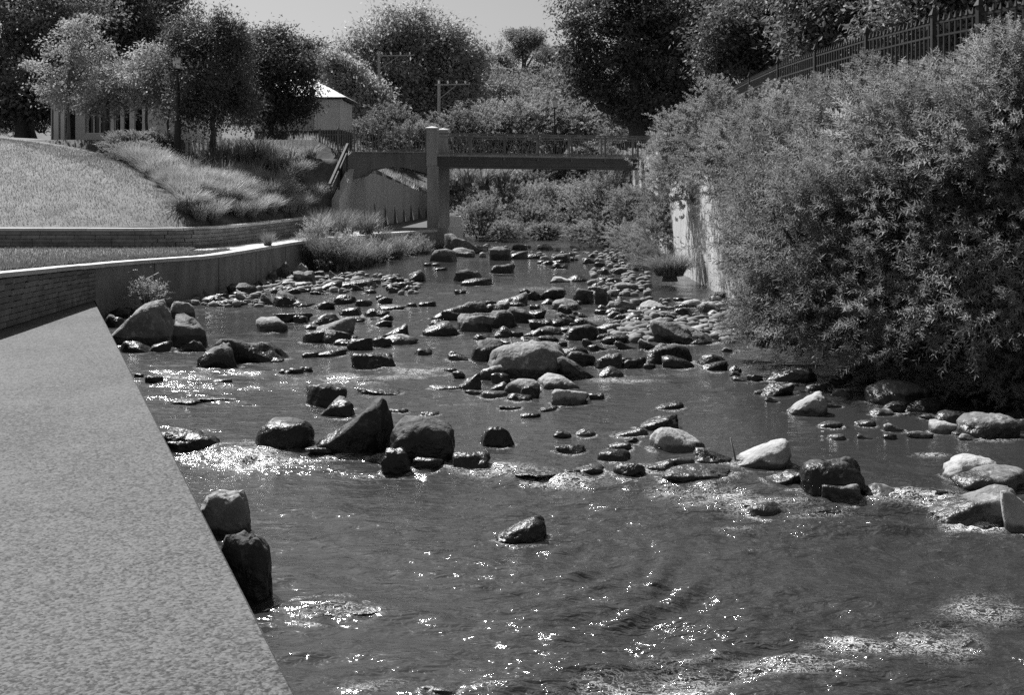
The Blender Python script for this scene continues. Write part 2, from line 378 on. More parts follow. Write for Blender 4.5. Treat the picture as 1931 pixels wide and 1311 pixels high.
# exposed-aggregate ledge beside the water
b = MB(); dd = [-8.0, 0.0, 5.0, 10.0, 15.0, 20.0, 24.15]
V = []
for D in dd:
    e = float(ledge_x(D)) if D >= 0 else 1.25 + 0.4105 * -D * 0.2
    V += [(float(low_x(D)) - 0.05, D, LEDGE_Z), (e, D, LEDGE_Z), (e + 0.03, D, LEDGE_Z - 0.04), (e + 0.05, D, -1.2)]
Qs = []
for i in range(len(dd) - 1):
    for k in range(3): a = i * 4 + k; Qs.append((a, a + 1, a + 5, a + 4))
n = (len(dd) - 1) * 4; Qs.append((n, n + 1, n + 2, n + 3))
b.add(V, Qs); ledge = b.build('concrete_pavement', MATS['aggregate'])
tag(ledge, 'pale exposed aggregate ledge sloping along the water', None, None, 'structure')

# ------------------------------------------------------------------ retaining walls along the path
def resample(poly, step):
    p = np.array(poly, float); seg = np.hypot(*np.diff(p, axis=0).T); s = np.concatenate([[0], np.cumsum(seg)])
    t = np.arange(0, s[-1] + 1e-6, step); return np.stack([np.interp(t, s, p[:, 0]), np.interp(t, s, p[:, 1])], -1)
def smooth_line(poly, step=0.4, it=6):
    q = resample(poly, step)
    for _ in range(it):
        q[1:-1] = 0.25 * q[:-2] + 0.5 * q[1:-1] + 0.25 * q[2:]
    return q
bm = bmesh.new(); bmesh.ops.create_cube(bm, size=1.0)
bmesh.ops.bevel(bm, geom=bm.edges[:], offset=0.035, segments=1, affect='EDGES')
UNIT = bpy.data.meshes.new('block'); bm.to_mesh(UNIT); bm.free(); UNIT.materials.append(MATS['block'])
UNITC = UNIT.copy(); UNITC.name = 'coping_stone'; UNITC.materials.clear(); UNITC.materials.append(MATS['coping'])

def strip_wall(line, z0f, z1f, thick, mtl, name, parent, off=0.0):
    """a continuous core following a line; face towards the stream (right of travel)"""
    V, Qs = [], []
    L = np.array(line); t = np.gradient(L, axis=0); t /= np.linalg.norm(t, axis=1)[:, None]; nrm = np.stack([t[:, 1], -t[:, 0]], -1)
    for i, (p, nn) in enumerate(zip(L, nrm)):
        f = p + nn * (-off); bk = p - nn * thick
        V += [(f[0], f[1], z0f(p[1])), (f[0], f[1], z1f(p[1])), (bk[0], bk[1], z1f(p[1])), (bk[0], bk[1], z0f(p[1]))]
    for i in range(len(L) - 1):
        for k in range(4): a = i * 4; Qs.append((a + k, a + 4 + k, a + 4 + (k + 1) % 4, a + (k + 1) % 4))
    m = (len(L) - 1) * 4; Qs += [(0, 1, 2, 3), (m + 3, m + 2, m + 1, m)]
    return link(name, mesh_np(name, V, Qs), mtl, parent)
def courses(line, z0f, z1f, ch, length, parent, jitter=0.004, name='block'):
    """individual blocks in courses proud of the core"""
    q = np.array(line); seg = np.hypot(*np.diff(q, axis=0).T); s = np.concatenate([[0], np.cumsum(seg)]); tot = s[-1]; k = 0
    n = int(round((z1f(q[0][1]) - z0f(q[0][1])) / ch))
    for c in range(n):
        pos = -rnd.random() * length
        while pos < tot:
            ln = length * rnd.uniform(0.75, 1.3); a, e = max(pos, 0), min(pos + ln, tot); pos += ln
            if e - a < 0.06: continue
            m = (a + e) / 2; x, d = np.interp(m, s, q[:, 0]), np.interp(m, s, q[:, 1])
            xa, da, xb, db = np.interp(a, s, q[:, 0]), np.interp(a, s, q[:, 1]), np.interp(e, s, q[:, 0]), np.interp(e, s, q[:, 1])
            ang = math.atan2(db - da, xb - xa); hh = (z1f(d) - z0f(d)) / n
            nx_, nd_ = math.sin(ang), -math.cos(ang); pr = rnd.uniform(-jitter, jitter)
            link(name, UNIT, None, parent, (x - nx_ * (0.03 - pr), d - nd_ * (0.03 - pr), z0f(d) + hh * (c + 0.5)), (0, 0, ang), (math.hypot(xb - xa, db - da) - 0.010, 0.10, hh - 0.010))
            k += 1
    return k
def copings(line, zf, width, thick, length, parent, over=0.04):
    q = np.array(line); seg = np.hypot(*np.diff(q, axis=0).T); s = np.concatenate([[0], np.cumsum(seg)]); pos = 0.0
    while pos < s[-1] - 0.2:
        e = min(pos + length, s[-1]); xa, da, xb, db = np.interp(pos, s, q[:, 0]), np.interp(pos, s, q[:, 1]), np.interp(e, s, q[:, 0]), np.interp(e, s, q[:, 1])
        ang = math.atan2(db - da, xb - xa); sl = math.atan2(zf(db) - zf(da), e - pos); x, d = (xa + xb) / 2, (da + db) / 2
        nx_, nd_ = math.sin(ang), -math.cos(ang); off = over - width / 2
        link('coping_stone', UNITC, None, parent, (x + nx_ * off, d + nd_ * off, zf(d) - thick / 2 + rnd.uniform(-.002, .002)), (0, -sl, ang), (math.hypot(xb - xa, db - da) - 0.006 + 0.02 * 0, width, thick))
        pos = e

w_low = empty('river_wall', (-8.5, 20, 0.5), 'curving block and concrete wall with pale coping beside the stream', 'wall', world=True)
lowL = smooth_line(LOW, 0.4, 4)
i24 = int(np.argmin(np.abs(lowL[:, 1] - 24.0)))
vis = lowL[(lowL[:, 1] > 15.5)]; i24 = int(np.argmin(np.abs(vis[:, 1] - 24.0)))
strip_wall(vis[:i24 + 1], lambda d: LEDGE_Z - 0.2, lambda d: cope_z(d) - 0.085, 0.35, MATS['mortar'], 'wall_core', w_low, 0.05)
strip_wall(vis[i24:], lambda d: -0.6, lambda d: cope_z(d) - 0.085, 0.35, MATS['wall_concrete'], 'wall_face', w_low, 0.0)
courses(vis[:i24 + 1], lambda d: LEDGE_Z + 0.005, lambda d: float(cope_z(d)) - 0.10, 0.105, 0.5, w_low)
copings(vis, lambda d: float(cope_z(d)), 0.38, 0.085, 1.25, w_low, 0.05)
strip_wall(lowL[lowL[:, 1] <= 15.6], lambda d: LEDGE_Z - 0.2, lambda d: cope_z(d) - 0.0, 0.35, MATS['wall_concrete'], 'wall_return', w_low, 0.0)
# concrete panel seams of the plain face
for i in range(i24 + 6, len(vis) - 2, 7):
    p = vis[i]; t = vis[i + 1] - vis[i]; t /= np.linalg.norm(t); nn = np.array([t[1], -t[0]])
    bb = MB(); c = p + nn * 0.002
    bb.bar((c[0], c[1], 0.0), (c[0], c[1], float(cope_z(p[1])) - 0.09), 0.018, 0.012); bb.build('seam', MATS['mortar'], w_low)

w_up = empty('garden_wall', (-10, 31.8, 1.1), 'low block wall with thin coping holding up the sloping lawn', 'wall', world=True)
upL = smooth_line(UPP[1:], 0.4, 3); upv = upL[upL[:, 0] > -17.0]
def up_base(d): return float(cope_z(d)) - 0.06
strip_wall(upL, lambda d: up_base(d) - 0.3, lambda d: 1.62, 0.55, MATS['mortar'], 'wall_core', w_up, 0.05)
courses(upv, lambda d: up_base(d) + 0.0, lambda d: 1.615, 0.105, 0.55, w_up)
copings(upv, lambda d: 1.70, 0.36, 0.08, 1.3, w_up, 0.05)

# footpath: pale sheet between the walls, ending as a wedge in the grass
V = []; Qs = []; ds = np.arange(30.2, 46.9, 0.6)
for D in ds:
    left = np.interp(D, [30.2, 32, 34, 37.5, 41, 45.3, 47, 63, 75], [-8.5, -8.6, -8.05, -7.6, -7.25, -6.9, -6.3, -4.5, -3.5])
    right = (float(np.interp(D, lowL[:, 1], lowL[:, 0])) - 0.36) if D < 46 else np.interp(D, [46, 60, 75], [-3.2, -2.6, -1.8])
    if D < 32: right = min(right, left + (D - 30.2) * 0.55 + 0.1)
    z = float(cope_z(D)) - 0.025
    V += [(left, D, z), (right, D, z), (left, D, z - 0.2), (right, D, z - 0.2)]
for i in range(len(ds) - 1):
    a = i * 4; Qs += [(a, a + 1, a + 5, a + 4), (a + 1, a + 3, a + 7, a + 5)]
tag(link('footpath', mesh_np('footpath', V, Qs), MATS['paving']), 'pale paved footpath curving towards the bridge', None, None, 'structure')

# ------------------------------------------------------------------ grass and leaf builders
def blades_mesh(name, pos, hgt, lean, az, wid, segs=2):
    """arching blades: pos (n,3), height, horizontal reach, azimuth, width"""
    n = len(pos); d = np.stack([np.cos(az), np.sin(az), np.zeros(n)], -1); sd = np.stack([-np.sin(az), np.cos(az), np.zeros(n)], -1)
    V = []; 
    for k in range(segs + 1):
        t = k / segs; up = hgt * (t * (1 - 0.28 * t * np.minimum(lean / np.maximum(hgt, 1e-3), 1.6)))
        c = pos + d * (lean * t ** 1.8)[:, None]; c = c + np.stack([np.zeros(n), np.zeros(n), up], -1)
        w = wid * (1 - 0.85 * t ** 1.5) * 0.5
        V += [c - sd * w[:, None], c + sd * w[:, None]]
    V = np.stack(V, 1); m = V.shape[1]
    base = np.arange(n)[:, None] * m; Qs = []
    for k in range(segs): Qs.append(base + np.array([[2 * k, 2 * k + 1, 2 * k + 3, 2 * k + 2]]))
    return mesh_np(name, V.reshape(-1, 3), np.concatenate(Qs))
def leaves_mesh(name, pos, dirs, nrm, ln, wd, droop=0.15):
    """kite-shaped leaves"""
    dirs = dirs / np.linalg.norm(dirs, axis=1)[:, None]
    sd = np.cross(dirs, nrm); sd /= np.maximum(np.linalg.norm(sd, axis=1), 1e-6)[:, None]; up = np.cross(sd, dirs)
    mid = pos + dirs * (ln * 0.42)[:, None]
    V = np.stack([pos, mid + sd * (wd / 2)[:, None], pos + dirs * ln[:, None] - up * (ln * droop)[:, None], mid - sd * (wd / 2)[:, None]], 1)
    Qs = np.arange(len(pos) * 4).reshape(-1, 4)
    return mesh_np(name, V.reshape(-1, 3), Qs)
def rdir(n, rng=R):
    v = rng.normal(size=(n, 3)); return v / np.linalg.norm(v, axis=1)[:, None]
def crown_points(ells, n, per, cr, flat=0.6, shell=0.55, rng=R):
    ells = np.array(ells, float); wgt = ells[:, 3] * ells[:, 4] * ells[:, 5]; wgt = wgt ** 0.8; wgt /= wgt.sum()
    m = max(1, n // per); k = rng.choice(len(ells), m, p=wgt); d = rdir(m, rng); r = shell + (1.12 - shell) * rng.random(m) ** 0.8
    r = np.where(rng.random(m) < 0.22, rng.random(m) * shell, r)
    c = ells[k, :3] + d * ells[k, 3:] * r[:, None]
    ci = rng.integers(0, m, n); sz = cr * (0.6 + 0.8 * rng.random(m))
    off = rng.normal(size=(n, 3)) * np.array([0.55, 0.55, 0.55 * flat]) * sz[ci][:, None]
    return c, c[ci] + off, d[ci], off
def make_crown(name, ells, n, ll, lw, cr, mtl, parent, per=55, flat=0.6, shell=0.55, up=0.9, rng=R, loc=None):
    c, p, d, off = crown_points(ells, n, per, cr, flat, shell, rng)
    on = off / np.maximum(np.linalg.norm(off, axis=1), 1e-6)[:, None]
    dirs = rdir(n, rng) * 0.8 + d * 0.5 + on * 0.4 + np.array([0, 0, -0.2]); nrm = rdir(n, rng) * 0.55 + on * 0.7 + d * 0.25 + np.array([0, 0, up * 0.6])
    ln = ll * (0.6 + 0.8 * rng.random(n)); me = leaves_mesh(name, p, dirs, nrm, ln, lw * (0.7 + 0.6 * rng.random(n)) * ln / ll)
    return link(name, me, mtl, parent, loc), c
def make_trunk(parent, h, r, tops, mtl, lean=(0, 0), base=0.0, forks=7, rng=rnd, bend=0.06):
    b = MB(); top = Vector((lean[0], lean[1], h)); n = 7; pts = []
    for i in range(n):
        t = i / (n - 1); pts.append(Vector((lean[0] * t + rng.uniform(-bend, bend) * h * 0.3 * (0 < i), lean[1] * t + rng.uniform(-bend, bend) * h * 0.3 * (0 < i), base + (h - base) * t)))
    b.tube(pts, [r * (1.35 if i == 0 else 1 - 0.55 * i / (n - 1)) for i in range(n)], 8)
    pick = list(tops); rng.shuffle(pick)
    for c in pick[:forks]:
        c = Vector(c); s = pts[rng.randint(3, n - 1)]; mid = s.lerp(c, 0.5) + Vector((0, 0, 0.06 * (c - s).length))
        q = s.lerp(c, 0.78) + Vector((rng.uniform(-.1, .1), rng.uniform(-.1, .1), 0.05)) * (c - s).length
        b.tube([s, s.lerp(mid, .5), mid, q, c], [r * 0.45, r * 0.36, r * 0.26, r * 0.16, r * 0.05], 5)
    b.build('trunk', mtl, parent, True)

# ------------------------------------------------------------------ rocks in the stream
ICO = {}
def ico(sub):
    if sub not in ICO:
        bm = bmesh.new(); bmesh.ops.create_icosphere(bm, subdivisions=sub, radius=1.0); bm.verts.ensure_lookup_table()
        ICO[sub] = (np.array([v.co[:] for v in bm.verts]), np.array([[v.index for v in f.verts] for f in bm.faces])); bm.free()
    return ICO[sub]
def rock_mesh(name, seed, kind, sub=3):
    rng = np.random.default_rng(seed); d, T = ico(sub)
    soft = {'r': 14, 'b': 20}.get(kind, 32); K = {'r': 10, 'b': 10}.get(kind, 11)
    nr = np.concatenate([rdir(K, rng), np.array([[0, 0, 1.], [1, 0, 0], [-1, 0, 0], [0, 1, 0], [0, -1, 0]]) + rng.normal(size=(5, 3)) * 0.28])
    nr /= np.linalg.norm(nr, axis=1)[:, None]; h = rng.uniform(0.72, 1.0, len(nr)); h[K] *= 0.85
    dots = np.maximum(d @ nr.T, 1e-4) / h
    r = (dots ** soft).sum(1) ** (-1.0 / soft)
    if kind in 'fG': r = (np.abs(d) ** 3.1).sum(1) ** (-1 / 3.1) * 0.8 + 0.2 * r
    if kind in 'rb': r = (0.9 if kind == 'r' else 1.0) * r + (0.1 if kind == 'r' else 0.0) * r.mean()
    amp = 0.17 if kind in 'rfG' else 0.24
    r = r * (1 + amp * fbm(d[:, 0] * 1.3 + seed, d[:, 1] * 1.3, d[:, 2] * 1.3, seed, 3)) + (0.045 if kind == 'r' else 0.085) * fbm(d[:, 0] * 5 + seed, d[:, 1] * 5, d[:, 2] * 5, seed + 5, 4, 0.6)
    cr = fbm(d[:, 0] * 3.1 - seed, d[:, 1] * 3.1, d[:, 2] * 4.5, seed + 9, 3); r = r - (0.05 if kind == 'r' else 0.11) * np.exp(-(cr / 0.05) ** 2)
    V = d * r[:, None]
    if kind == 's': V[:, 2] = np.where(V[:, 2] > 0, V[:, 2] ** 0.75 * 0.8 if False else np.sign(V[:, 2]) * np.abs(V[:, 2]) ** 0.8, V[:, 2])
    a = V[:, 2] > -0.12
    lo, hi = V[a, :2].min(0), V[a, :2].max(0); V[:, :2] = (V[:, :2] - (lo + hi) / 2) / ((hi - lo) / 2)
    V[:, 2] /= V[:, 2].max()
    if kind in 'LRG':
        t = V[:, 0] * (-1 if kind == 'L' else 1); V[:, 2] = np.where(V[:, 2] > 0, V[:, 2] * (0.52 + 0.42 * np.clip(t, -1, 1)), V[:, 2]); V[:, 2] /= V[:, 2].max()
    V[:, 2] = np.where(V[:, 2] < 0, V[:, 2] * 0.7, V[:, 2])
    me = mesh_np(name, V, None, T, shade=True); return me
PROTO = {}
def proto(kind, i):
    if (kind, i) not in PROTO: PROTO[(kind, i)] = rock_mesh('rock', 100 + 13 * i + ord(kind), kind, 3)
    return PROTO[(kind, i)]
ROCKM = {}   # material-specific mesh copies
def proto_m(kind, i, m):
    k = (kind, i, m)
    if k not in ROCKM:
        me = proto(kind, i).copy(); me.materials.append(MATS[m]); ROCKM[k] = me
    return ROCKM[k]
PLACED = []   # x, depth, half width, half depth, height, water z
TONE = {'k': 'rock_black', 'd': 'rock_dark', 'm': 'rock_mid', 'p': 'rock_pale'}
def zone(x, y):
    if y < 512: return ('rock', 'dark stone in the shallows upstream beneath the footbridge', 'stones under the footbridge')
    if x < 800 and y < 556: return ('rock', 'angular grey rock in the rubble below the tall bank grass', 'rubble below the bank grass')
    if x < 560 and y < 600: return ('rock', 'angular grey rock piled at the foot of the concrete wall', 'rubble at the foot of the wall')
    if x > 1120 and y < 642: return ('stone', 'rounded grey stone on the shingle below the lit bank wall', 'shingle stones below the bank wall')
    if x > 1120 and y < 705: return ('rock', 'dark rounded rock at the downstream tip of the shingle', 'rocks at the tip of the shingle')
    if x > 1400 and y < 840: return ('rock', 'grey rock at the waterline beneath the overhanging shrubs', 'rocks beneath the shrubs')
    if y > 800 and x > 1000: return ('rock', 'low wet rock in the broken row of boulders across the stream', 'rocks in the boulder row')
    if y > 800: return ('rock', 'dark wet rock beside the cluster of big black boulders', 'rocks beside the black boulders')
    if x < 780 and y > 640: return ('rock', 'small wet rock breaking the choppy riffle near the ledge', 'rocks in the riffle')
    if y > 655: return ('rock', 'wet rock in the group around the long loaf-shaped boulder', 'rocks round the long boulder')
    return ('rock', 'dark rock standing in the middle of the shallow stream', 'rocks in midstream')
def put_rock(cx, by, w, h, kind='a', tone='d', label=None, name=None, seed=None, depth=0.72, sub=None):
    X, D, zw = on_water(cx, by); wm = w * (1.1 if w < 60 else 1.03) * D / F; dm = depth * wm
    for _ in range(8):
        Dc = D + dm * 0.45; zt = H - (by - h - HOR) * (D + dm * 0.6) / F - zw
        if zt > 0.28 * h * D / F: break
        dm *= 0.8
    zt = max(zt * 1.12, 0.04); Xc = (cx - CXP) * Dc / F; zl = float(water_z(Xc, Dc)); zt += zw - zl
    nm, lb, gp = zone(cx, by)
    if w > 52 or label:
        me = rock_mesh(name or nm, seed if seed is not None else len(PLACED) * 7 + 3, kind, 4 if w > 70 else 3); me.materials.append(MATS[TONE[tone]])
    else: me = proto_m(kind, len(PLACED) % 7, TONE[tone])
    o = link(name or ('boulder' if label else nm), me, None, None, (Xc, Dc, zl), None, (wm / 2 * Dc / D, dm / 2, zt))
    if label: tag(o, label, 'boulder' if (name or 'boulder') == 'boulder' else 'rock')
    else: tag(o, lb, nm, gp)
    PLACED.append((Xc, Dc, wm / 2, dm / 2, zt, zl, h)); return o

BIG = [
 (995, 713, 148, 66, 'f', 'm', 'long loaf-shaped boulder with pale flat top amid the midstream rocks'),
 (917, 682, 62, 40, 'a', 'd', 'squat rough boulder tucked behind the end of the long loaf-shaped boulder'),
 (1086, 715, 70, 42, 'L', 'd', 'dark wedge boulder against the end of the long loaf-shaped boulder'),
 (1075, 763, 72, 30, 'r', 'p', 'pale speckled low boulder downstream of the long loaf-shaped boulder'),
 (614, 768, 80, 43, 'r', 'k', 'rounded dark boulder with a smaller one leaning on its front'),
 (635, 788, 68, 37, 'R', 'd', 'smaller rounded boulder leaning against the front of a larger round one'),
 (668, 858, 152, 104, 'R', 'k', 'tall craggy pitted boulder rising to a blunt peak'),
 (792, 874, 128, 82, 'f', 'k', 'massive round-shouldered black boulder beside the craggy peaked one'),
 (748, 895, 50, 47, 'a', 'k', 'upright little rock in front of the massive round-shouldered boulder'),
 (536, 846, 110, 54, 'f', 'k', 'flat-topped black boulder beside the foaming chute'),
 (356, 853, 122, 42, 's', 'k', 'low black slab jutting from the ledge above the foaming chute'),
 (938, 842, 64, 38, 'a', 'k', 'lone dark rock alongside the massive round-shouldered boulder'),
 (265, 652, 120, 80, 'G', 'm', 'largest boulder by the ledge with a long sunlit sloping face'),
 (357, 656, 66, 58, 'a', 'd', 'upright angular boulder split from the largest one by the ledge'),
 (344, 602, 46, 32, 'a', 'm', 'square rock behind the gap between two large boulders by the ledge'),
 (412, 696, 80, 46, 'R', 'd', 'peaked dark boulder before the broad humped one near the ledge'),
 (476, 683, 126, 46, 'b', 'k', 'broad humped dark boulder in the riffle near the ledge'),
 (632, 643, 72, 40, 'r', 'm', 'egg-shaped boulder with a sunlit streaked top in midstream'),
 (705, 695, 84, 29, 'a', 'k', 'craggy low boulder surrounded by sparkling riffle'),
 (553, 579, 80, 29, 'L', 'd', 'dark wedge boulder tapering into the pool below the rubble'),
 (424, 1010, 92, 80, 'f', 'p', 'pale-topped block standing in the water beside the ledge'),
 (462, 1136, 100, 124, 'f', 'k', 'tall wet black block hard against the edge of the ledge'),
 (983, 1027, 97, 49, 'G', 'k', 'solitary black wedge rock in open rippled water'),
 (640, 1166, 200, 36, 's', 'm', 'wide flat rock just awash with water sliding over it'),
 (1278, 854, 100, 46, 'r', 'p', 'rounded pale speckled boulder in the boulder row'),
 (1435, 885, 114, 54, 'G', 'p', 'smooth pale boulder humped to one side with a stick at its end'),
 (1313, 910, 132, 34, 's', 'm', 'long low slab in front of the smooth pale boulder'),
 (1571, 939, 122, 70, 'f', 'k', 'big dark overhanging boulder with a small block at its foot'),
 (1583, 951, 72, 38, 'a', 'm', 'small veined block at the foot of the big dark boulder'),
 (1836, 989, 162, 72, 'G', 'm', 'large sloping grey boulder lying beside a rounded pale one'),
 (1922, 1007, 78, 80, 'r', 'p', 'rounded pale boulder leaning on the large sloping grey one'),
 (1868, 931, 132, 46, 'r', 'm', 'smooth grey boulder lying behind the large sloping one'),
 (1833, 910, 112, 48, 'f', 'p', 'pale sunlit boulder resting on the smooth grey one'),
 (1862, 829, 120, 48, 'f', 'm', 'broad grey boulder with a flat top beneath the shrubs'),
 (1695, 765, 122, 46, 'r', 'm', 'big rounded boulder shaded by the overhanging shrubs'),
 (1520, 784, 74, 41, 'G', 'p', 'pale tilted wedge rock off the shrubby bank'),
 (1493, 722, 102, 29, 's', 'm', 'long flat boulder dappled by shade under the shrubs'),
 (1290, 650, 130, 46, 'L', 'm', 'long triangular slab lying on the shingle'),
 (1259, 688, 90, 36, 'r', 'k', 'broad dark boulder at the downstream tip of the shingle'),
 (943, 491, 40, 24, 'a', 'd', 'dark upright boulder upstream near the bridge pier'),
 (872, 480, 72, 36, 'L', 'd', 'dark sloping boulder below the bridge pier'),
]
MED = """1278,697,60,25,r,d 1343,691,55,23,r,d 1348,701,46,18,r,d 1196,695,42,20,b,d 1149,695,52,28,a,d 1150,712,46,20,r,d 1224,698,24,12,a,d
1234,586,60,18,s,p 1305,581,38,16,r,p 1335,591,34,21,a,m 1287,599,36,18,r,d 1248,601,36,13,r,m 1195,605,40,16,r,d 1172,593,52,26,b,m 1178,550,46,17,r,m 1158,533,30,10,r,d
1320,629,34,17,r,p 1283,629,50,20,L,m 1350,640,30,14,r,p 1183,614,18,10,r,d 1202,614,16,9,r,d 1192,629,22,9,r,d 1212,631,15,9,r,d 1140,641,30,11,s,d
1097,642,66,28,r,d 1120,661,44,22,L,d 949,638,37,21,r,d 972,637,28,12,a,d 1004,635,34,15,R,m 972,652,56,12,s,d 1054,654,30,9,s,d 867,680,44,17,L,d
927,716,60,26,r,m 884,736,44,32,R,d 984,743,68,27,s,p 1052,734,78,29,r,p 1000,751,36,24,a,d 832,633,69,25,b,d 897,625,71,31,b,m 945,618,57,31,a,d 979,609,63,28,b,d 838,603,50,21,R,d 887,592,69,23,b,d 960,578,71,24,R,d 941,585,38,14,r,m 1002,566,40,18,R,d 1042,565,45,21,r,d 1068,587,55,23,r,m 1100,573,37,28,a,d 1135,575,25,30,a,d
882,531,49,23,a,d 900,539,61,14,s,d 948,516,43,18,b,d 655,646,38,13,r,d 611,616,61,24,R,d 592,623,35,11,r,d 747,637,47,25,R,d 755,651,67,19,r,m 621,673,65,15,R,d
504,575,26,20,L,m 466,573,38,21,L,m 457,556,53,21,b,d 392,572,42,15,R,d 380,556,31,16,a,m 428,576,26,9,a,d 574,538,39,25,b,d 565,523,41,26,R,m 528,525,33,29,R,d 506,528,31,17,R,m 620,550,47,20,R,d 673,547,73,19,b,d 637,533,29,22,L,m 784,532,35,21,R,d 763,543,31,11,r,d 735,533,27,11,a,d
550,607,79,18,s,d 512,627,65,27,r,m 741,586,48,11,s,m 775,581,25,10,r,d 806,577,30,8,s,d 362,664,49,23,R,d 516,683,37,9,s,d 537,707,24,10,a,d 557,706,28,12,a,d 578,700,22,8,a,d
258,667,59,23,L,d 304,664,35,19,r,d 222,598,41,17,a,d 248,591,25,14,r,m 214,618,35,23,a,d 290,722,33,14,a,d 262,712,18,8,r,d 350,763,56,7,s,d 415,758,80,7,s,d 338,563,31,14,a,d
808,890,55,28,r,d 888,885,73,31,s,d 1027,906,105,22,s,m 620,858,82,19,s,m 830,1316,74,18,s,m 1240,811,80,29,R,d 1191,825,66,21,R,m 1158,870,58,22,r,d 1344,875,73,29,L,m 1480,914,82,26,R,m 1448,974,69,25,r,d 1556,971,71,17,s,d 1663,943,58,27,r,p 1772,939,62,18,r,d 1075,854,56,17,s,d 1103,821,36,12,r,m 1060,824,32,12,r,d 1108,893,58,16,R,d
1464,748,71,25,R,m 1540,737,37,13,r,p 1588,746,37,13,r,p 1686,779,41,20,r,m 1740,777,73,25,r,m 1782,819,55,25,r,p 1794,797,59,21,r,m 1757,792,45,12,s,p 1915,791,37,16,r,m 1931,811,32,21,r,p 1262,773,51,16,R,d 1385,702,24,12,r,d 1370,664,20,9,r,p
979,472,28,11,r,d 1028,472,30,9,r,m 979,489,31,15,r,d 1010,488,38,9,s,d 1057,496,37,18,a,d 1055,509,31,13,a,d 1110,498,23,11,r,d 1130,504,21,10,r,d 1139,519,21,12,r,d 1144,530,29,10,r,d 1157,534,31,10,r,d 1169,517,25,12,r,m 1087,532,41,13,r,d 1056,534,37,12,r,p 806,502,15,6,r,d 821,502,19,6,r,d 832,511,21,6,s,d 836,494,47,23,r,d 870,485,47,17,s,m
715,745,85,14,L,d 750,779,38,9,a,d 812,785,34,9,a,d 962,772,40,9,s,d 1035,776,30,9,r,d 1000,787,36,8,s,d 840,735,60,9,s,d 690,722,34,7,s,d 655,722,22,6,r,d 1010,700,24,9,r,d 850,702,26,8,r,d 420,722,32,6,s,d"""
for i, r in enumerate(BIG):
    nm = 'boulder' if r[2] > 60 else 'rock'
    put_rock(*r[:6], label=r[6], name=nm, seed=40 + i * 11)
for tok in MED.split():
    a = tok.split(','); put_rock(float(a[0]), float(a[1]), float(a[2]), float(a[3]), a[4], a[5])
n_small = 0
def scatter(n, x0, x1, y0, y1, w0, w1, tones, poly=None):
    global n_small
    tries = 0; k = 0
    while k < n and tries < n * 20:
        tries += 1
        x, y = rnd.uniform(x0, x1), rnd.uniform(y0, y1)
        if poly and not poly(x, y): continue
        w = rnd.uniform(w0, w1) * (y - 400) / 180
        X, D, z = on_water(x, y)
        if any(abs(X - p[0]) < p[2] * 0.8 and abs(D - p[1]) < p[3] * 0.8 + 0.1 for p in PLACED): continue
        put_rock(x, y, w, w * rnd.uniform(0.28, 0.5), rnd.choice('rbaasL'), rnd.choice(tones)); k += 1; n_small += 1
scatter(44, 1140, 1390, 565, 642, 14, 30, 'dmmp', lambda x, y: x > 1140 + (642 - y) * 0.2)
scatter(16, 1110, 1225, 478, 560, 18, 34, 'dmp')
scatter(12, 880, 1190, 464, 505, 26, 44, 'dmd')
scatter(18, 355, 490, 545, 580, 18, 34, 'dmp')
scatter(36, 490, 790, 520, 558, 18, 36, 'dmmp')
scatter(12, 1060, 1220, 540, 640, 12, 24, 'dmp')
scatter(10, 1380, 1640, 695, 760, 9, 18, 'dm')
scatter(16, 1560, 1931, 745, 835, 10, 22, 'mmpd')
scatter(22, 1000, 1400, 560, 705, 18, 40, 'ddkkm')
scatter(6, 205, 300, 585, 615, 14, 24, 'dm')

def cobbles(n, x0, x1, y0, y1, w0, w1, tones, label, group):
    for _ in range(n):
        for _t in range(20):
            x, y = rnd.uniform(x0, x1), rnd.uniform(y0, y1); X, D, z = on_water(x, y)
            if not any(abs(X - p[0]) < p[2] * 0.9 and abs(D - p[1]) < p[3] * 0.9 + 0.08 for p in PLACED): break
        w = rnd.uniform(w0, w1) * (y - 380) / 220
        o = put_rock(x, y, w, w * rnd.uniform(.3, .55), rnd.choice('basRLa'), rnd.choice(tones)); o.name = 'cobble'; tag(o, label, 'cobble', group)
cobbles(48, 560, 1180, 545, 690, 20, 46, 'ddkk', 'small dark cobble poking out of the midstream shallows', 'cobbles in midstream')
cobbles(8, 800, 1180, 690, 760, 14, 30, 'ddm', 'small wet cobble in the water below the long loaf-shaped boulder', 'cobbles below the long boulder')
cobbles(6, 880, 1420, 830, 900, 12, 24, 'ddm', 'small wet cobble among the boulder row', 'cobbles among the boulder row')
def pebbles(n, zones, label):
    base = [rock_mesh('pebble', 900 + i, 'rbas'[i % 4], 1) for i in range(6)]
    Vb = []; 
    for m_ in base:
        v = np.zeros(len(m_.vertices) * 3); m_.vertices.foreach_get('co', v); Vb.append(v.reshape(-1, 3))
    T = ico(1)[1]; VV, TT, off = [], [], 0
    for _ in range(n):
        x0, x1, y0, y1 = rnd.choice(zones); x, y = rnd.uniform(x0, x1), rnd.uniform(y0, y1); X, D, z = on_water(x, y)
        sz = rnd.uniform(.04, .13); a = rnd.random() * 6.28; v = Vb[rnd.randrange(6)] * np.array([sz * rnd.uniform(.8, 1.5), sz, sz * rnd.uniform(.6, 1.1)])
        c, q = math.cos(a), math.sin(a); v = np.stack([v[:, 0] * c - v[:, 1] * q + X, v[:, 0] * q + v[:, 1] * c + D, v[:, 2] + z + rnd.uniform(-.05, .05)], -1)
        VV.append(v); TT.append(T + off); off += len(v)
    o = link('pebbles', mesh_np('pebbles', np.concatenate(VV), None, np.concatenate(TT), True), MATS['block']); return tag(o, label, 'pebbles', None, 'stuff')
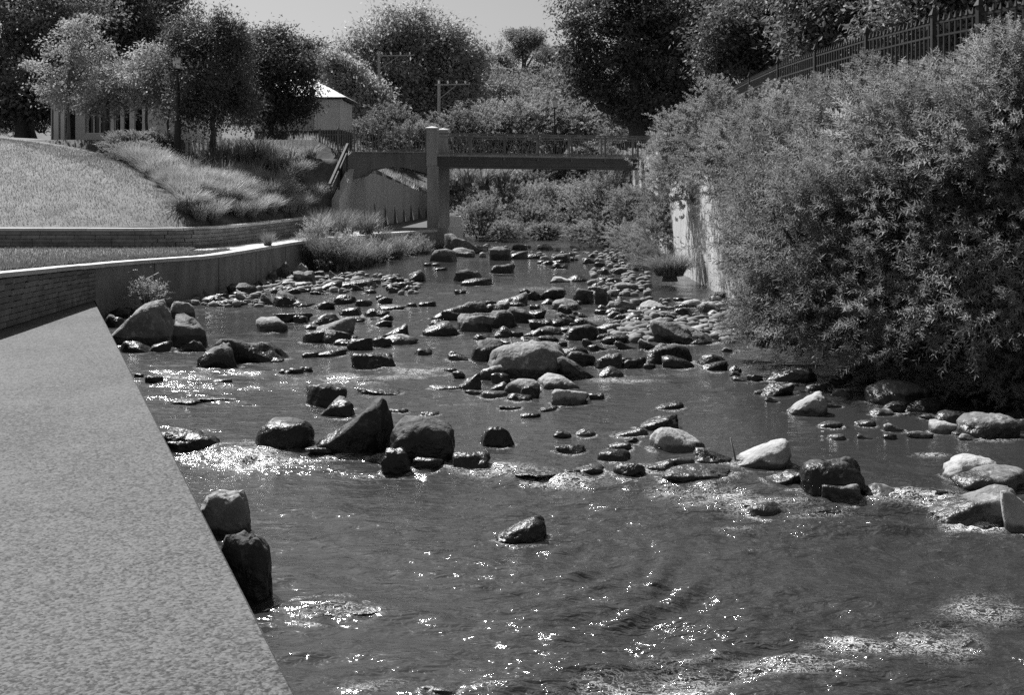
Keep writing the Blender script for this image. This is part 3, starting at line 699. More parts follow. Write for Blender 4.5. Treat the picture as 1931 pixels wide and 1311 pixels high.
pebbles(650, [(1150, 1385, 565, 645), (1115, 1225, 480, 560), (1160, 1390, 600, 645)], 'loose pebbles of the shingle below the bank wall')
pebbles(520, [(355, 500, 545, 578), (490, 790, 516, 556), (490, 700, 520, 550), (880, 1190, 464, 490)], 'loose pebbles and gravel along the foot of the river wall')
# a stick wedged by the pale boulder, a twig over the grey one
X, D, z = on_water(1392, 876); b = MB(); b.tube([(X, D, z - 0.1), (X - .03, D + .05, z + 0.1), (X - 0.07, D + .05, z + 0.26)], [0.014, 0.012, 0.007], 6)
tag(b.build('stick', MATS['stick'], None, True), 'short dark stick standing up beside the smooth pale boulder', 'stick')

# ------------------------------------------------------------------ the water surface
nd_, nx_ = 900, 430
rows = np.concatenate([[1.0, 2.5, 3.6], np.geomspace(4.4, 62, nd_ - 3)])
u = np.linspace(0, 1, nx_)
Lx = np.maximum(ledge_x(rows) - 0.35, -9.0); Lx = np.where(rows > 23, np.interp(rows, lowL[:, 1], lowL[:, 0]) - 0.1, Lx); Lx = np.where(rows > 46, -4.2, Lx)
Rx = np.where(rows < 16, 8.2, right_x(rows) + 0.1); Rx = np.minimum(Rx, 8.2)
WX = Lx[:, None] * (1 - u) + Rx[:, None] * u; WD = np.repeat(rows[:, None], nx_, 1)
Z0 = water_z(WX, WD)
PXX = CXP + F * WX / WD; PYY = HOR + F * (H - Z0) / WD
def ell(cx, cy, rx, ry): return np.exp(-(((PXX - cx) / rx) ** 2 + ((PYY - cy) / ry) ** 2))
foam = np.zeros_like(WX)
for cx, cy, rx, ry, a in ((470, 862, 70, 22, 1.3), (560, 868, 60, 12, .7), (620, 860, 50, 10, .9), (360, 876, 60, 14, .5), (820, 878, 60, 12, .55), (905, 886, 110, 16, .75), (1080, 906, 120, 16, .75), (1200, 890, 70, 20, .55), (1330, 935, 110, 22, .85), (1450, 955, 90, 16, .9),
                          (1560, 972, 80, 12, .7), (1680, 938, 60, 16, 1.0), (1760, 945, 60, 14, .8), (1840, 994, 80, 7, 1.2), (1160, 1300, 90, 26, 1.1), (1300, 1285, 130, 28, .95), (1480, 1262, 140, 26, 1.0), (1620, 1225, 90, 22, .9), (1760, 1215, 90, 40, .6), (1850, 1150, 90, 26, .5),
                          (640, 1158, 75, 12, 1.0), (575, 1166, 30, 7, .8), (700, 1290, 90, 18, .55), (870, 1300, 90, 12, .6), (330, 712, 70, 14, .6), (420, 735, 90, 12, .5), (560, 725, 60, 16, .45), (680, 715, 90, 16, .6), (790, 700, 90, 18, .5), (480, 705, 70, 8, .5), (640, 595, 90, 8, .35), (700, 655, 120, 14, .35), (900, 760, 120, 14, .3), (1180, 716, 80, 8, .6), (1290, 706, 60, 6, .6), (560, 660, 60, 10, .4), (1120, 600, 60, 10, .4), (1000, 545, 120, 6, .3), (700, 900, 60, 8, .35), (1750, 862, 40, 6, .6), (1385, 1000, 60, 8, .3)):
    foam = np.maximum(foam, a * ell(cx, cy, rx, ry))
foam *= 0.5 + 0.75 * smooth(-.25, .3, fbm(WX * 2.0 + 3, WD * 3.4, 0, 43, 3))
for X, D, hw, hd, zt, zl, hpx in PLACED:
    if hpx < 9: continue
    i0, i1 = np.searchsorted(rows, [D - hd - 0.9, D + hd + 0.15])
    if i1 <= i0: continue
    dx = (WX[i0:i1] - X) / (hw * 1.12); dy = (WD[i0:i1] - D); fr = np.where(dy < 0, dy / (hd + 0.10 + 0.1 * hw), dy / (hd * 1.08))
    rim = np.exp(-((np.hypot(dx, fr) - 0.98) / 0.16) ** 2) * (0.25 + 0.35 * (dy < 0))
    foam[i0:i1] = np.maximum(foam[i0:i1], rim * (0.85 if D < 40 else 0.55) * (0.4 + 0.9 * smooth(-.2, .5, fbm(WX[i0:i1] * 2.2, WD[i0:i1] * 2.2, 0, 77, 2))))
chop = 0.55 + 0.25 * fbm(WX * 0.35, WD * 0.25, 0, 31, 3)
for cx, cy, rx, ry, a in ((1640, 800, 260, 55, .42), (1500, 1080, 400, 60, .25), (880, 525, 160, 18, .42), (430, 612, 120, 22, .42), (690, 600, 120, 12, .35), (1310, 672, 90, 14, .42), (900, 500, 160, 10, .4)):
    chop = chop - a * ell(cx, cy, rx, ry)
chop = chop * (0.42 + 0.42 * smooth(640, 1250, PXX) * smooth(820, 1000, PYY))
chop = np.clip(chop + 0.2 * np.minimum(foam, 1), 0.05, 1)
wav = fbm(WX * 1.3 + 0.6 * fbm(WX * .5, WD * .5, 0, 5, 2), WD * 3.0, 0.3, 51, 4, 0.55)
fine = fbm(WX * 5.0, WD * 9.0, 0.3, 61, 3, 0.6)
Zw = Z0 + chop * (0.15 * wav + 0.03 * fine) + np.minimum(foam, 1.1) * (0.02 + 0.045 * fbm(WX * 6, WD * 8, 0, 71, 3, 0.6))
# standing waves in the corner below the boulder row
sw = ell(1350, 1240, 380, 80) + ell(900, 1290, 260, 40)
Zw += 0.035 * sw * np.sin((WD * 1.0 - WX * 0.55) * 7.5 + 2.2 * fbm(WX * 1.1, WD * 1.1, 0, 81, 2))
rr_ = np.hypot(WX - PX(820, 8.5), (WD - 9.6) * 1.0)
Zw += 0.022 * ell(1180, 1160, 210, 130) * np.sin(rr_ * 21 + 2.5 * fbm(WX * 1.5, WD * 1.5, 0, 95, 3)) * (0.4 + smooth(-.2, .5, fbm(WX * 2.5, WD * 2.5, 0, 97, 2)))
near = smooth(900, 1010, PYY)
Zw += near * 0.05 * fbm(WX * 1.5 + WD * .5, WD * 2.6 - WX * .4, 0.7, 91, 3, 0.5)
# water mounding over the awash rock
Zw += 0.05 * ell(640, 1150, 110, 22)
idx = np.arange(nd_ * nx_).reshape(nd_, nx_)
Q = np.stack([idx[:-1, :-1], idx[:-1, 1:], idx[1:, 1:], idx[1:, :-1]], -1).reshape(-1, 4)
me = mesh_np('water', np.stack([WX, WD, Zw], -1).reshape(-1, 3), Q, shade=True)
for nm, arr in (('foam', foam), ('chop', chop)):
    at = me.attributes.new(nm, 'FLOAT', 'POINT'); at.data.foreach_set('value', arr.astype(np.float32).ravel())
tag(link('water', me, MATS['water']), 'rippled shallow stream water with broken foam', None, None, 'structure')

# ------------------------------------------------------------------ lawns
def lawn_edge(D): return np.interp(D, [32, 44, 50], [-9.0, -15.0, -17.0])
ds = np.concatenate([np.arange(32.12, 50, 0.45)]); us = np.linspace(0, 1, 60)
LX = -36 + (lawn_edge(ds)[:, None] + 36) * us[None]; LD = np.repeat(ds[:, None], 60, 1); bz, _ = bank_z(LX, LD)
wall_d = np.interp(LX, [p[0] for p in UPP[:5]], [p[1] for p in UPP[:5]]); LD2 = np.maximum(LD, wall_d + 0.25)
bz, _ = bank_z(LX, LD2)
idx = np.arange(LX.size).reshape(LX.shape); Q = np.stack([idx[:-1, :-1], idx[:-1, 1:], idx[1:, 1:], idx[1:, :-1]], -1).reshape(-1, 4)
me = mesh_np('lawn', np.stack([LX, LD2, bz + 0.03], -1).reshape(-1, 3), Q, shade=True)
tag(link('lawn', me, MATS['lawn']), 'mown sloping lawn above the low block wall', None, None, 'structure')
ds = np.arange(15.6, 31.7, 0.5); us = np.linspace(0, 1, 40)
re = np.where(ds < 30.2, np.interp(ds, lowL[:, 1], lowL[:, 0]) - 0.33, -8.55); re = np.minimum(re, np.interp(ds, lowL[:, 1], lowL[:, 0]) - 0.33)
TX = -34 + (re[:, None] + 34) * us[None] ** 0.7; TD = np.repeat(ds[:, None], 40, 1); TZ = cope_z(TD) + 0.012
idx = np.arange(TX.size).reshape(TX.shape); Q = np.stack([idx[:-1, :-1], idx[:-1, 1:], idx[1:, 1:], idx[1:, :-1]], -1).reshape(-1, 4)
tag(link('lawn', mesh_np('lawn', np.stack([TX, TD, TZ], -1).reshape(-1, 3), Q, shade=True), MATS['lawn']), 'strip of lawn between the two walls', None, None, 'structure')
def grass_stuff(n, X, D, Z, h, label, mtl='blade', wid=0.016):
    pos = np.stack([X, D, Z], -1); me = blades_mesh('grass', pos, h * (0.6 + 0.8 * R.random(n)), h * R.random(n) * 0.9, R.random(n) * 6.283, np.full(n, wid), 1)
    return tag(link('grass', me, MATS[mtl]), label, 'grass', None, 'stuff')
n = 48000; D_ = 32.2 + 13.5 * R.random(n); X_ = lawn_edge(D_) - 9.5 * R.random(n) ** 1.0; D_ = np.maximum(D_, np.interp(X_, [p[0] for p in UPP[:5]], [p[1] for p in UPP[:5]]) + 0.3)
grass_stuff(n, X_, D_, bank_z(X_, D_)[0] + 0.02, 0.06, 'short mown grass on the sloping lawn')
n = 34000; D_ = 17 + 14.6 * R.random(n); X_ = np.where(D_ < 30.2, np.interp(D_, lowL[:, 1], lowL[:, 0]) - 0.34, -8.6) - 7.0 * R.random(n) ** 1.3
n2 = 9000; D2 = 17 + 13.6 * R.random(n2); X2 = np.interp(D2, lowL[:, 1], lowL[:, 0]) - 0.30 - 0.12 * R.random(n2)
X_, D_ = np.concatenate([X_, X2]), np.concatenate([D_, D2])
grass_stuff(n + n2, X_, D_, cope_z(D_) + 0.005, 0.065, 'mown grass spilling over the coping of the river wall')
# ------------------------------------------------------------------ footbridge
DL, DR = 46.5, 49.0                  # depth of the near railing at its ends
def bx(px): return PX(px, 46.5 + (px - 826) / 384 * 2.5)
def bd(px): return 46.5 + (px - 826) / 384 * 2.5
bridge = empty('footbridge', (-3.0, 47, 1.0), 'narrow footbridge with arched concrete approach and iron railings over the stream', 'bridge', world=True)
x0, x1 = bx(820), bx(1330); d0, d1 = bd(820), bd(1330); W = 2.1
def bridge_line(px, y, off=0.0):
    D = bd(px); return (PX(px, D), D + off, H - (y - HOR) * D / F)
def rail_y(px, yl, yr): return yl + (yr - yl) * (px - 826) / 384
# deck slab and girders
def beam(name, px0, px1, yt, yb, off0, off1, mtl, parent):
    V = []
    for px in (px0, px1):
        D = bd(px); X = PX(px, D)
        zt, zb = H - (rail_y(px, *yt) - HOR) * D / F, H - (rail_y(px, *yb) - HOR) * D / F
        V += [(X, D + off0, zb), (X, D + off1, zb), (X, D + off1, zt), (X, D + off0, zt)]
    return MB().add(V, [(0, 1, 2, 3), (7, 6, 5, 4), (0, 4, 5, 1), (1, 5, 6, 2), (2, 6, 7, 3), (3, 7, 4, 0)]).build(name, mtl, parent)
beam('deck', 822, 1330, (291, 296.5), (294.5, 300), -0.10, W, MATS['bridge_concrete'], bridge)
for off in (0.0, W - 0.3):
    g = beam('girder', 824, 1206, (294.6, 300.1), (316, 320), off + 0.05, off + 0.09, MATS['steel_dark'], bridge)
    beam('top_flange', 824, 1206, (294.7, 300.2), (298.2, 303.5), off - 0.02, off + 0.16, MATS['steel_dark'], g)
    beam('bottom_flange', 824, 1206, (313, 317.2), (316.2, 320.3), off - 0.02, off + 0.16, MATS['steel_dark'], g)
    beam('web_rib', 824, 1206, (304.5, 309), (306, 310.5), off + 0.02, off + 0.06, MATS['steel_dark'], g)
# railings
def bent_bar(z0, z1, amp):
    b = MB(); pts = []
    for i in range(9):
        t = i / 8; pts.append((amp * math.sin(t * 2 * math.pi), 0, z0 + (z1 - z0) * t))
    return b.tube(pts, [0.0065] * 9, 4).mesh('baluster')
BAL = [bent_bar(0, 1, 0.0), bent_bar(0, 1, 0.045), bent_bar(0, 1, -0.045)]
for m in BAL: m.materials.append(MATS['rail_iron'])
POST = MB().box(-0.042, 0.042, -0.03, 0.03, -0.25, 1.0).mesh('railing_post'); POST.materials.append(MATS['rail_iron'])
for off in (-0.04, W - 0.06):
    rl = beam('railing', 828, 1330, (250.5, 256), (253, 258.6), off - 0.03, off + 0.04, MATS['rail_iron'], bridge)
    beam('lower_rail', 828, 1330, (256.8, 262.2), (258.2, 263.6), off - 0.012, off + 0.022, MATS['rail_iron'], rl)
    beam('bottom_rail', 828, 1330, (287, 292.5), (288.6, 294), off - 0.012, off + 0.022, MATS['rail_iron'], rl)
    posts = [885.5, 951, 1015, 1078, 1141, 1202.5, 1264]
    for px in posts:
        p = bridge_line(px, rail_y(px, 291, 296.5), off); hgt = (rail_y(px, 291, 296.5) - rail_y(px, 252, 257)) * bd(px) / F
        link('railing_post', POST, None, rl, p, None, (1, 1, hgt))
    edges = [834] + posts + [1326]
    for a, e in zip(edges[:-1], edges[1:]):
        n = 11
        for i in range(1, n):
            px = a + (e - a) * i / n; D = bd(px)
            zb, zt = H - (rail_y(px, 288, 293.5) - HOR) * D / F, H - (rail_y(px, 258, 263.4) - HOR) * D / F
            link('baluster', BAL[(0, 1, 2)[i % 3]], None, rl, (PX(px, D), D + off + 0.005, zb), None, (1, 1, zt - zb))
# pillars at the stream edge
def pillar(pxa, pxb, D, ytop, ycap, ysplit, name):
    a, e = PX(pxa, D), PX(pxb, D); w = e - a
    b = MB().box(a, e, D, D + 0.52, PZ(ysplit, D) + 0.0, PZ(ycap, D)); p = b.build(name, MATS['steel_dark' if False else 'bridge_concrete'], bridge)
    MB().box(a - 0.05, e + 0.05, D - 0.05, D + 0.57, PZ(ycap, D) + .002, PZ(ycap, D) + 0.05).pyramid(a - 0.07, e + 0.07, D - 0.07, D + 0.59, PZ(ycap, D) + 0.05, PZ(ytop, D)).build('cap', MATS['coping'], p)
    MB().box(a + 0.03, e + 0.05, D - 0.04, D + 0.60, -0.3, PZ(ysplit, D) - 0.003).build('shaft', MATS['bridge_concrete'], p)
    return p
pillar(804, 824, 46.35, 237, 243, 313, 'pillar')
pillar(826, 844, 48.2, 241, 246, 316, 'pillar')
# arched approach wall (near and far face of one block), outline extruded through the deck width
arch = [(683 + (805 - 683) * t, 330 - 15.5 * math.sin(math.pi * (0.06 + 0.94 * t)) ** 0.75 if 0 < t < 1 else (330 if t == 0 else 327)) for t in np.linspace(0, 1, 14)]
Da = 46.55
bb = MB(); topy = 287.5; V = []; Qs = []
cols = [(646, 352), (664, 338), (683, 331)] + arch
for px, yb in cols:
    for off in (0.0, 2.0):
        V += [(PX(px, Da), Da + off, PZ(yb, Da)), (PX(px, Da), Da + off, PZ(topy if px > 660 else 300, Da))]
for i in range(len(cols) - 1):
    a = i * 4; e = a + 4
    Qs += [(a, e, e + 1, a + 1), (a + 2, a + 3, e + 3, e + 2), (a + 1, e + 1, e + 3, a + 3), (a, a + 2, e + 2, e)]
m = (len(cols) - 1) * 4; Qs += [(0, 1, 3, 2), (m, m + 2, m + 3, m + 1)]
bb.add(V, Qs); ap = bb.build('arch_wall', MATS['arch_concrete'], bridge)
MB().box(PX(664, Da), PX(803, Da), Da - 0.06, Da + 0.12, PZ(287.4, Da), PZ(285.2, Da)).build('kerb', MATS['bridge_concrete'], ap)
# low wall and slab at the foot of the pillars
MB().box(PX(742, 46.2), PX(842, 46.2), 45.9, 46.3, 0.2, PZ(429, 46.2)).build('footing', MATS['bridge_concrete'], bridge)
tag(MB().box(PX(848, 46.6), PX(869, 46.6), 46.5, 47.2, PZ(428, 46.6), PZ(408, 46.6)).box(PX(846, 46.6), PX(872, 46.6), 46.4, 47.3, 0.1, PZ(428.3, 46.6)).build('concrete_block', MATS['white_paint']), 'pale square concrete block at the foot of the bridge pillars', 'block')
# wing wall running back under the arch
Dw = np.linspace(46.7, 74, 22); wall = np.interp(Dw, [46.7, 63, 75], [-6.35, -4.6, -3.6]); wt_ = np.interp(Dw, [46.7, 50, 63, 75], [3.1, 3.35, 2.25, 2.0])
V = []; Qs = []
for x, d, zt in zip(wall, Dw, wt_): V += [(x, d, 0.6), (x, d, zt), (x - 0.25, d, zt), (x - 0.25, d, 0.6)]
for i in range(len(Dw) - 1):
    a = i * 4
    for k in range(4): Qs.append((a + k, a + 4 + k, a + 4 + (k + 1) % 4, a + (k + 1) % 4))
Qs.append((0, 1, 2, 3))
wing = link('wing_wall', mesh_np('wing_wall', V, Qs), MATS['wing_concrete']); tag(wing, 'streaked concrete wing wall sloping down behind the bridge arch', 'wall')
# flank of the abutment facing the path
V = [(PX(640, 45.6), 45.4, 0.8), (-6.35, 47.2, 0.8), (-6.35, 47.2, 3.3), (PX(668, 46.5), 46.5, PZ(318, 46.5)), (PX(641, 45.6), 45.4, PZ(376, 45.6))]
V += [(x - 0.3, d + 0.1, z) for x, d, z in V]
MB().add(V, [(0, 1, 2, 3), (5, 8, 7, 6), (0, 5, 6, 1), (1, 6, 7, 2), (2, 7, 8, 3), (3, 8, 9, 4), (4, 9, 5, 0)], [(0, 3, 4), (5, 9, 8)]).build('abutment', MATS['wing_concrete'], bridge)
# stair handrail on the bank
hr = empty('handrail', P(624, 352, 44.6), 'dark sloping handrail climbing the planted bank beside the bridge', 'handrail', world=True)
a, e = Vector(P(622, 348, 44.6)), Vector(P(656, 272, 46.3))
MB().bar(a, e, 0.09, 0.12).build('rail', MATS['iron'], hr); MB().bar(a - Vector((0, 0, .25)), e - Vector((0, 0, .25)), 0.05, 0.05).build('rail', MATS['iron'], hr)
for t in (0.05, 0.5, 0.95):
    q = a.lerp(e, t); MB().bar(q - Vector((0, 0, 1.0)), q, 0.06).build('post', MATS['iron'], hr)

# ------------------------------------------------------------------ fences
def spear_mesh(h, w, tip=0.12):
    b = MB().box(-w / 2, w / 2, -w / 2, w / 2, 0, h - tip).pyramid(-w * 0.9, w * 0.9, -w * 0.9, w * 0.9, h - tip, h); return b.mesh('picket')
def fence_line(root, pts, spacing, picket, rails, railw, post, mtl, post_at=None):
    """pts: list of (x,d,z ground); pickets shared"""
    picket.materials.append(mtl); post.materials.append(mtl)
    for i, (a, e) in enumerate(zip(pts[:-1], pts[1:])):
        a, e = Vector(a), Vector(e); L = (e - a).length; n = max(2, int(L / spacing)); ang = math.atan2(e.y - a.y, e.x - a.x)
        link('post', post, None, root, a, (0, 0, ang))
        for z in rails: MB().bar(a + Vector((0, 0, z)), e + Vector((0, 0, z)), railw, railw).build('rail', mtl, root)
        for k in range(1, n): link('picket', picket, None, root, a.lerp(e, k / n), (0, 0, ang))
    link('post', post, None, root, pts[-1])
# iron railings on top of the stream-side bank
fp = [(1960, -10, 312 + 38), (1846, 2, None), (1760, 28, None), (1634.5, 62, None), (1538, 93, None), (1468, 118, None), (1414, 144, None), (1381, 160, None)]
dz = 2.54; rail_pts = []
hs = [350, 330, 312, 278, 247, 222, 196, 178]
for (px, _, _), h in zip(fp, hs):
    D = F * dz / h; rail_pts.append((PX(px, D), D, H + dz - 1.55))
far = rail_pts[-1]; rail_pts.append((far[0] - 0.05, far[1] + 3, far[2] - 0.05))
irf = empty('iron_fence', rail_pts[0], 'black spear-topped iron fence along the top of the overgrown bank', 'fence', world=True)
fence_line(irf, rail_pts, 0.125, spear_mesh(1.55, 0.026, 0.10), (0.15, 1.22, 1.42), 0.03, MB().box(-.035, .035, -.035, .035, -0.3, 1.55).pyramid(-.055, .055, -.055, .055, 1.55, 1.68).mesh('post'), MATS['iron'])
# iron fence across the bridge approach
af = empty('iron_fence', (-5.5, 46.7, 4.1), 'low black spear-topped iron fence on the arched bridge approach', 'fence', world=True)
ap_pts = [(PX(px, 46.7), 46.7, PZ(287, 46.7)) for px in (596, 634, 668, 714, 741, 772, 803)]
for i in range(2): ap_pts[i] = (ap_pts[i][0], 47.6 - 0.4 * i, 4.12)
fence_line(af, ap_pts, 0.12, spear_mesh(0.95, 0.022, 0.08), (0.1, 0.74), 0.032, MB().box(-.03, .03, -.03, .03, -0.3, 0.98).pyramid(-.04, .04, -.04, .04, .98, 1.06).mesh('post'), MATS['rail_iron'])
# white picket fence in front of the cottage
pf = empty('picket_fence', (-10.5, 46.6, 4.2), 'white picket fence below the dense dark trees', 'fence', world=True)
Df = 46.6; ppts = []
for px in (352, 384, 416, 455, 500, 545, 592):
    X = PX(px, Df); ppts.append((X, Df, float(bank_z(np.array(X), np.array(Df))[0]) - 0.02))
fence_line(pf, ppts, 0.145, MB().box(-.035, .035, -.012, .012, 0.05, 0.68).pyramid(-.035, .035, -.012, .012, .68, .75).mesh('picket'), (0.2, 0.55), 0.04, MB().box(-.045, .045, -.045, .045, -.2, 0.8).mesh('post'), MATS['white_paint'])

# ------------------------------------------------------------------ lamps and power poles
def lamp_post(px, ybase, ytop, D, label, r=0.06):
    z0 = PZ(ybase, D); z1 = PZ(ytop, D); x = PX(px, D); t = empty('street_lamp', (x, D, z0), label, 'lamp'); h = z1 - z0
    MB().tube([(0, 0, -0.3), (0, 0, h * 0.24)], [r * 1.8, r * 1.5], 10).tube([(0, 0, h * .24), (0, 0, h * .26)], [r * 2, r * 1.4], 10).build('base', MATS['iron'], t)
    MB().tube([(0, 0, h * .25), (0, 0, h - 0.5)], [r, r * 0.75], 10).build('post', MATS['iron'], t)
    ln = MB().pyramid(-.2, .2, -.2, .2, h - 0.08, h + 0.14).box(-.13, .13, -.13, .13, h - 0.52, h - 0.48).build('lantern', MATS['iron'], t)
    MB().add([(-.12, -.12, h - .48), (.12, -.12, h - .48), (.12, .12, h - .48), (-.12, .12, h - .48), (-.17, -.17, h - .08), (.17, -.17, h - .08), (.17, .17, h - .08), (-.17, .17, h - .08)],
             [(0, 1, 5, 4), (1, 2, 6, 5), (2, 3, 7, 6), (3, 0, 4, 7)]).build('pane', MATS['white_paint'], ln)
    return t
lamp_post(335, 266, 105, 44.4, 'black iron street lamp post beside the white house wall', 0.075)
lamp_post(1046, 252, 186, 64, 'slender lamp post with pale lantern beyond the bridge railing', 0.05)
lamp_post(1063, 252, 205, 72, 'short dark lamp post beyond the bridge railing under the big tree', 0.05)
def power_pole(px, ytop, D, arm0, arm1, label, r=0.13):
    x = PX(px, D); zg = float(ground_z(x, D)); zt = PZ(ytop, D); t = empty('power_pole', (x, D, zg), label, 'pole'); h = zt - zg
    MB().tube([(0, 0, -0.4), (0, 0, h)], [r * 1.15, r * 0.85], 9).build('pole', MATS['timber_pole'], t)
    s = D / F; a = MB().bar(((arm0 - px) * s, -.12, h - .35), ((arm1 - px) * s, -.12, h - .3), .07, .08).build('crossarm', MATS['timber_pole'], t)
    MB().bar((0, -.14, h - 1.3), ((arm1 - px) * s * .55, -.14, h - .4), .05).build('brace', MATS['timber_pole'], t)
    for k in range(4):
        q = (arm0 + (arm1 - arm0) * (k + .5) / 4 - px) * s; MB().tube([(q, -.12, h - .28), (q, -.12, h - .18), (q, -.12, h - .08)], [.03, .06, .035], 7).build('insulator', MATS['white_paint'], a)
    return t
power_pole(715, 96, 84, 712, 782, 'tall timber power pole with one long crossarm before the big tree', 0.10)
power_pole(828, 150, 78, 820, 886, 'timber power pole rising behind the capped bridge pillars', 0.10)
power_pole(905, 150, 112, 868, 930, 'distant thin power pole against the wooded hill', 0.09)

# ------------------------------------------------------------------ buildings
hs_ = empty('house', (-20, 58, 4.75), 'white house with tall arched window and square columns behind the trees', 'house', world=True)
Dh = 58.0; zb = 4.75
def hx(px): return PX(px, Dh)
def hz(y): return PZ(y, Dh)
zt = hz(168)
# wall built round its openings: left pier, recess, bay, colonnade, plain wing
MB().box(hx(96), hx(98), Dh, Dh + 5, zb - .5, zt).box(hx(142), hx(160), Dh, Dh + 5, zb - .5, zt).box(hx(98), hx(142), Dh + 1.2, Dh + 5, zb - .5, zt).box(hx(98), hx(142), Dh, Dh + 1.2, hz(205), zt).build('wall', MATS['render_wall'], hs_)
MB().box(hx(160), hx(216), Dh - .05, Dh + 5, zb - .5, hz(252)).box(hx(160), hx(216), Dh, Dh + 5, hz(188), zt).box(hx(160), hx(216), Dh + .5, Dh + 5, hz(252), hz(188)).build('wall', MATS['render_wall'], hs_)
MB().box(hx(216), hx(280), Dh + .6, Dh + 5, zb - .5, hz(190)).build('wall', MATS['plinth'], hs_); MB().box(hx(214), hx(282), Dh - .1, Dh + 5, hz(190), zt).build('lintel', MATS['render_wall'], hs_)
MB().box(hx(280), hx(362), Dh - 1.0, Dh + 6, zb - .5, zt).build('wall', MATS['render_wall'], hs_)
MB().box(hx(281), hx(290), Dh - 1.03, Dh - 0.9, zb, zt).build('corner_strip', MATS['white_paint'], hs_)  # white strip paints in the lit edge of the plain wing
wn = MB().box(hx(161), hx(215), Dh + .42, Dh + .44, hz(251), hz(189)).build('window', MATS['glass'], hs_)
fr = MB()
for px in (161.5, 173, 184.5, 197, 213.5): fr.box(hx(px - 1.1), hx(px + 1.1), Dh + .30, Dh + .40, hz(251), hz(196))
fr.box(hx(160), hx(215), Dh + .29, Dh + .41, hz(217), hz(215)); fr.box(hx(160), hx(216), Dh + .1, Dh + .41, hz(253), hz(250))
fr.build('frame', MATS['white_paint'], wn)
ar = MB(); pts = [(hx(161 + 53 * t), Dh + .36, hz(216 - 26 * math.sin(math.pi * t) ** .6)) for t in np.linspace(0, 1, 15)]
ar.tube(pts, [.06] * 15, 6).build('arch_head', MATS['white_paint'], wn, True)
for px, w in ((113, 4.5), (125, 3.5), (218, 3.2), (236.5, 3.2), (255, 4.6)):
    c = MB().box(hx(px - w), hx(px + w), Dh - .5, Dh - .5 + 2 * w * Dh / F, zb - .3, hz(200)).build('column', MATS['white_paint'], hs_)
    MB().box(hx(px - w - 1), hx(px + w + 1), Dh - .53, Dh - .47 + 2 * w * Dh / F, hz(200), hz(197)).build('capital', MATS['white_paint'], c)
for a, e in ((222, 233), (241, 250), (261, 277)):
    w_ = MB().box(hx(a), hx(e), Dh + .45, Dh + .5, zb, hz(200)).build('window', MATS['glass'], hs_); MB().box(hx(a), hx(e), Dh + .36, Dh + .44, hz(231), hz(229)).build('transom', MATS['white_paint'], w_)
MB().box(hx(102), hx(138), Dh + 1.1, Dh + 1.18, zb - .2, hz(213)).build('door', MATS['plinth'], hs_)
r_ = MB(); xa, xb = hx(92), hx(366); r_.add([(xa, Dh - 1.4, zt), (xb, Dh - 1.4, zt), (xb, Dh + 7, zt), (xa, Dh + 7, zt), (xa + 3, Dh + 2.8, zt + .8), (xb - 3, Dh + 2.8, zt + .8)], [(0, 1, 5, 4), (2, 3, 4, 5), (0, 3, 2, 1)], [(1, 2, 5), (3, 0, 4)])
r_.build('roof', MATS['plinth'], hs_)
ct = empty('cottage', (-10, 60, 4.5), 'small cottage with bright metal hip roof and dark plinth near the bridge', 'house', world=True)
Dc = 60.0
def cx_(px): return PX(px, Dc)
def cz_(y): return PZ(y, Dc)
MB().box(cx_(594), cx_(644), Dc, Dc + 4, cz_(245), cz_(188)).build('wall', MATS['render_wall'], ct)
MB().box(cx_(470), cx_(594) - .003, Dc + 1.2, Dc + 5, cz_(245), cz_(188)).build('wall', MATS['render_wall'], ct)
MB().box(cx_(593), cx_(645), Dc - .03, Dc + 4, 3.6, cz_(245) - .003).build('plinth', MATS['plinth'], ct); MB().box(cx_(470), cx_(592.8), Dc + 1.17, Dc + 5, 3.6, cz_(245) - .003).build('plinth', MATS['plinth'], ct)
for px in (595.2, 643): MB().box(cx_(px - 2), cx_(px + 2), Dc - .05, Dc - .004, cz_(245), cz_(190)).build('corner_strip', MATS['white_paint'], ct)
MB().box(cx_(592), cx_(646), Dc - .06, Dc + .1, cz_(190), cz_(187)).build('frieze', MATS['white_paint'], ct)
MB().box(cx_(588), cx_(653), Dc - .45, Dc + 4.5, cz_(186.5), cz_(184)).build('gutter', MATS['iron'], ct)
ro = MB(); xa, xb = cx_(540), cx_(655); ze = cz_(183.8); zr = cz_(140)
ro.add([(xa, Dc - .5, ze), (xb, Dc - .5, ze), (xb, Dc + 4.6, ze), (xa, Dc + 4.6, ze), (xa, Dc + 2, zr), (cx_(574), Dc + 2, zr)], [(0, 1, 5, 4), (2, 3, 4, 5), (0, 3, 2, 1)], [(1, 2, 5), (3, 0, 4)]).build('roof', MATS['roof_metal'], ct)
MB().add([(cx_(460), Dc + .8, ze), (xa, Dc + .8, ze), (xa, Dc + 5.4, ze), (cx_(460), Dc + 5.4, ze), (cx_(485), Dc + 3, zr), (xa, Dc + 3, zr)], [(0, 1, 5, 4), (2, 3, 4, 5), (0, 3, 2, 1)], [(1, 2, 5), (3, 0, 4)]).build('roof', MATS['roof_metal'], ct)

# ------------------------------------------------------------------ concrete wall of the far bank side
ds = np.arange(8, 62, 0.5); V = []; Qs = []
for d in ds: x = float(right_x(d)) - 0.12; V += [(x, d, -0.8), (x, d, 3.98), (x + 0.5, d, 3.98), (x + .5, d, -0.8)]
for i in range(len(ds) - 1):
    a = i * 4; Qs += [(a, a + 1, a + 5, a + 4), (a + 1, a + 2, a + 6, a + 5)]
bw_ = link('bank_wall', mesh_np('bank_wall', V, Qs), MATS['bank_concrete']); tag(bw_, 'high weathered concrete bank wall mostly hidden by hanging shrubs', 'wall')
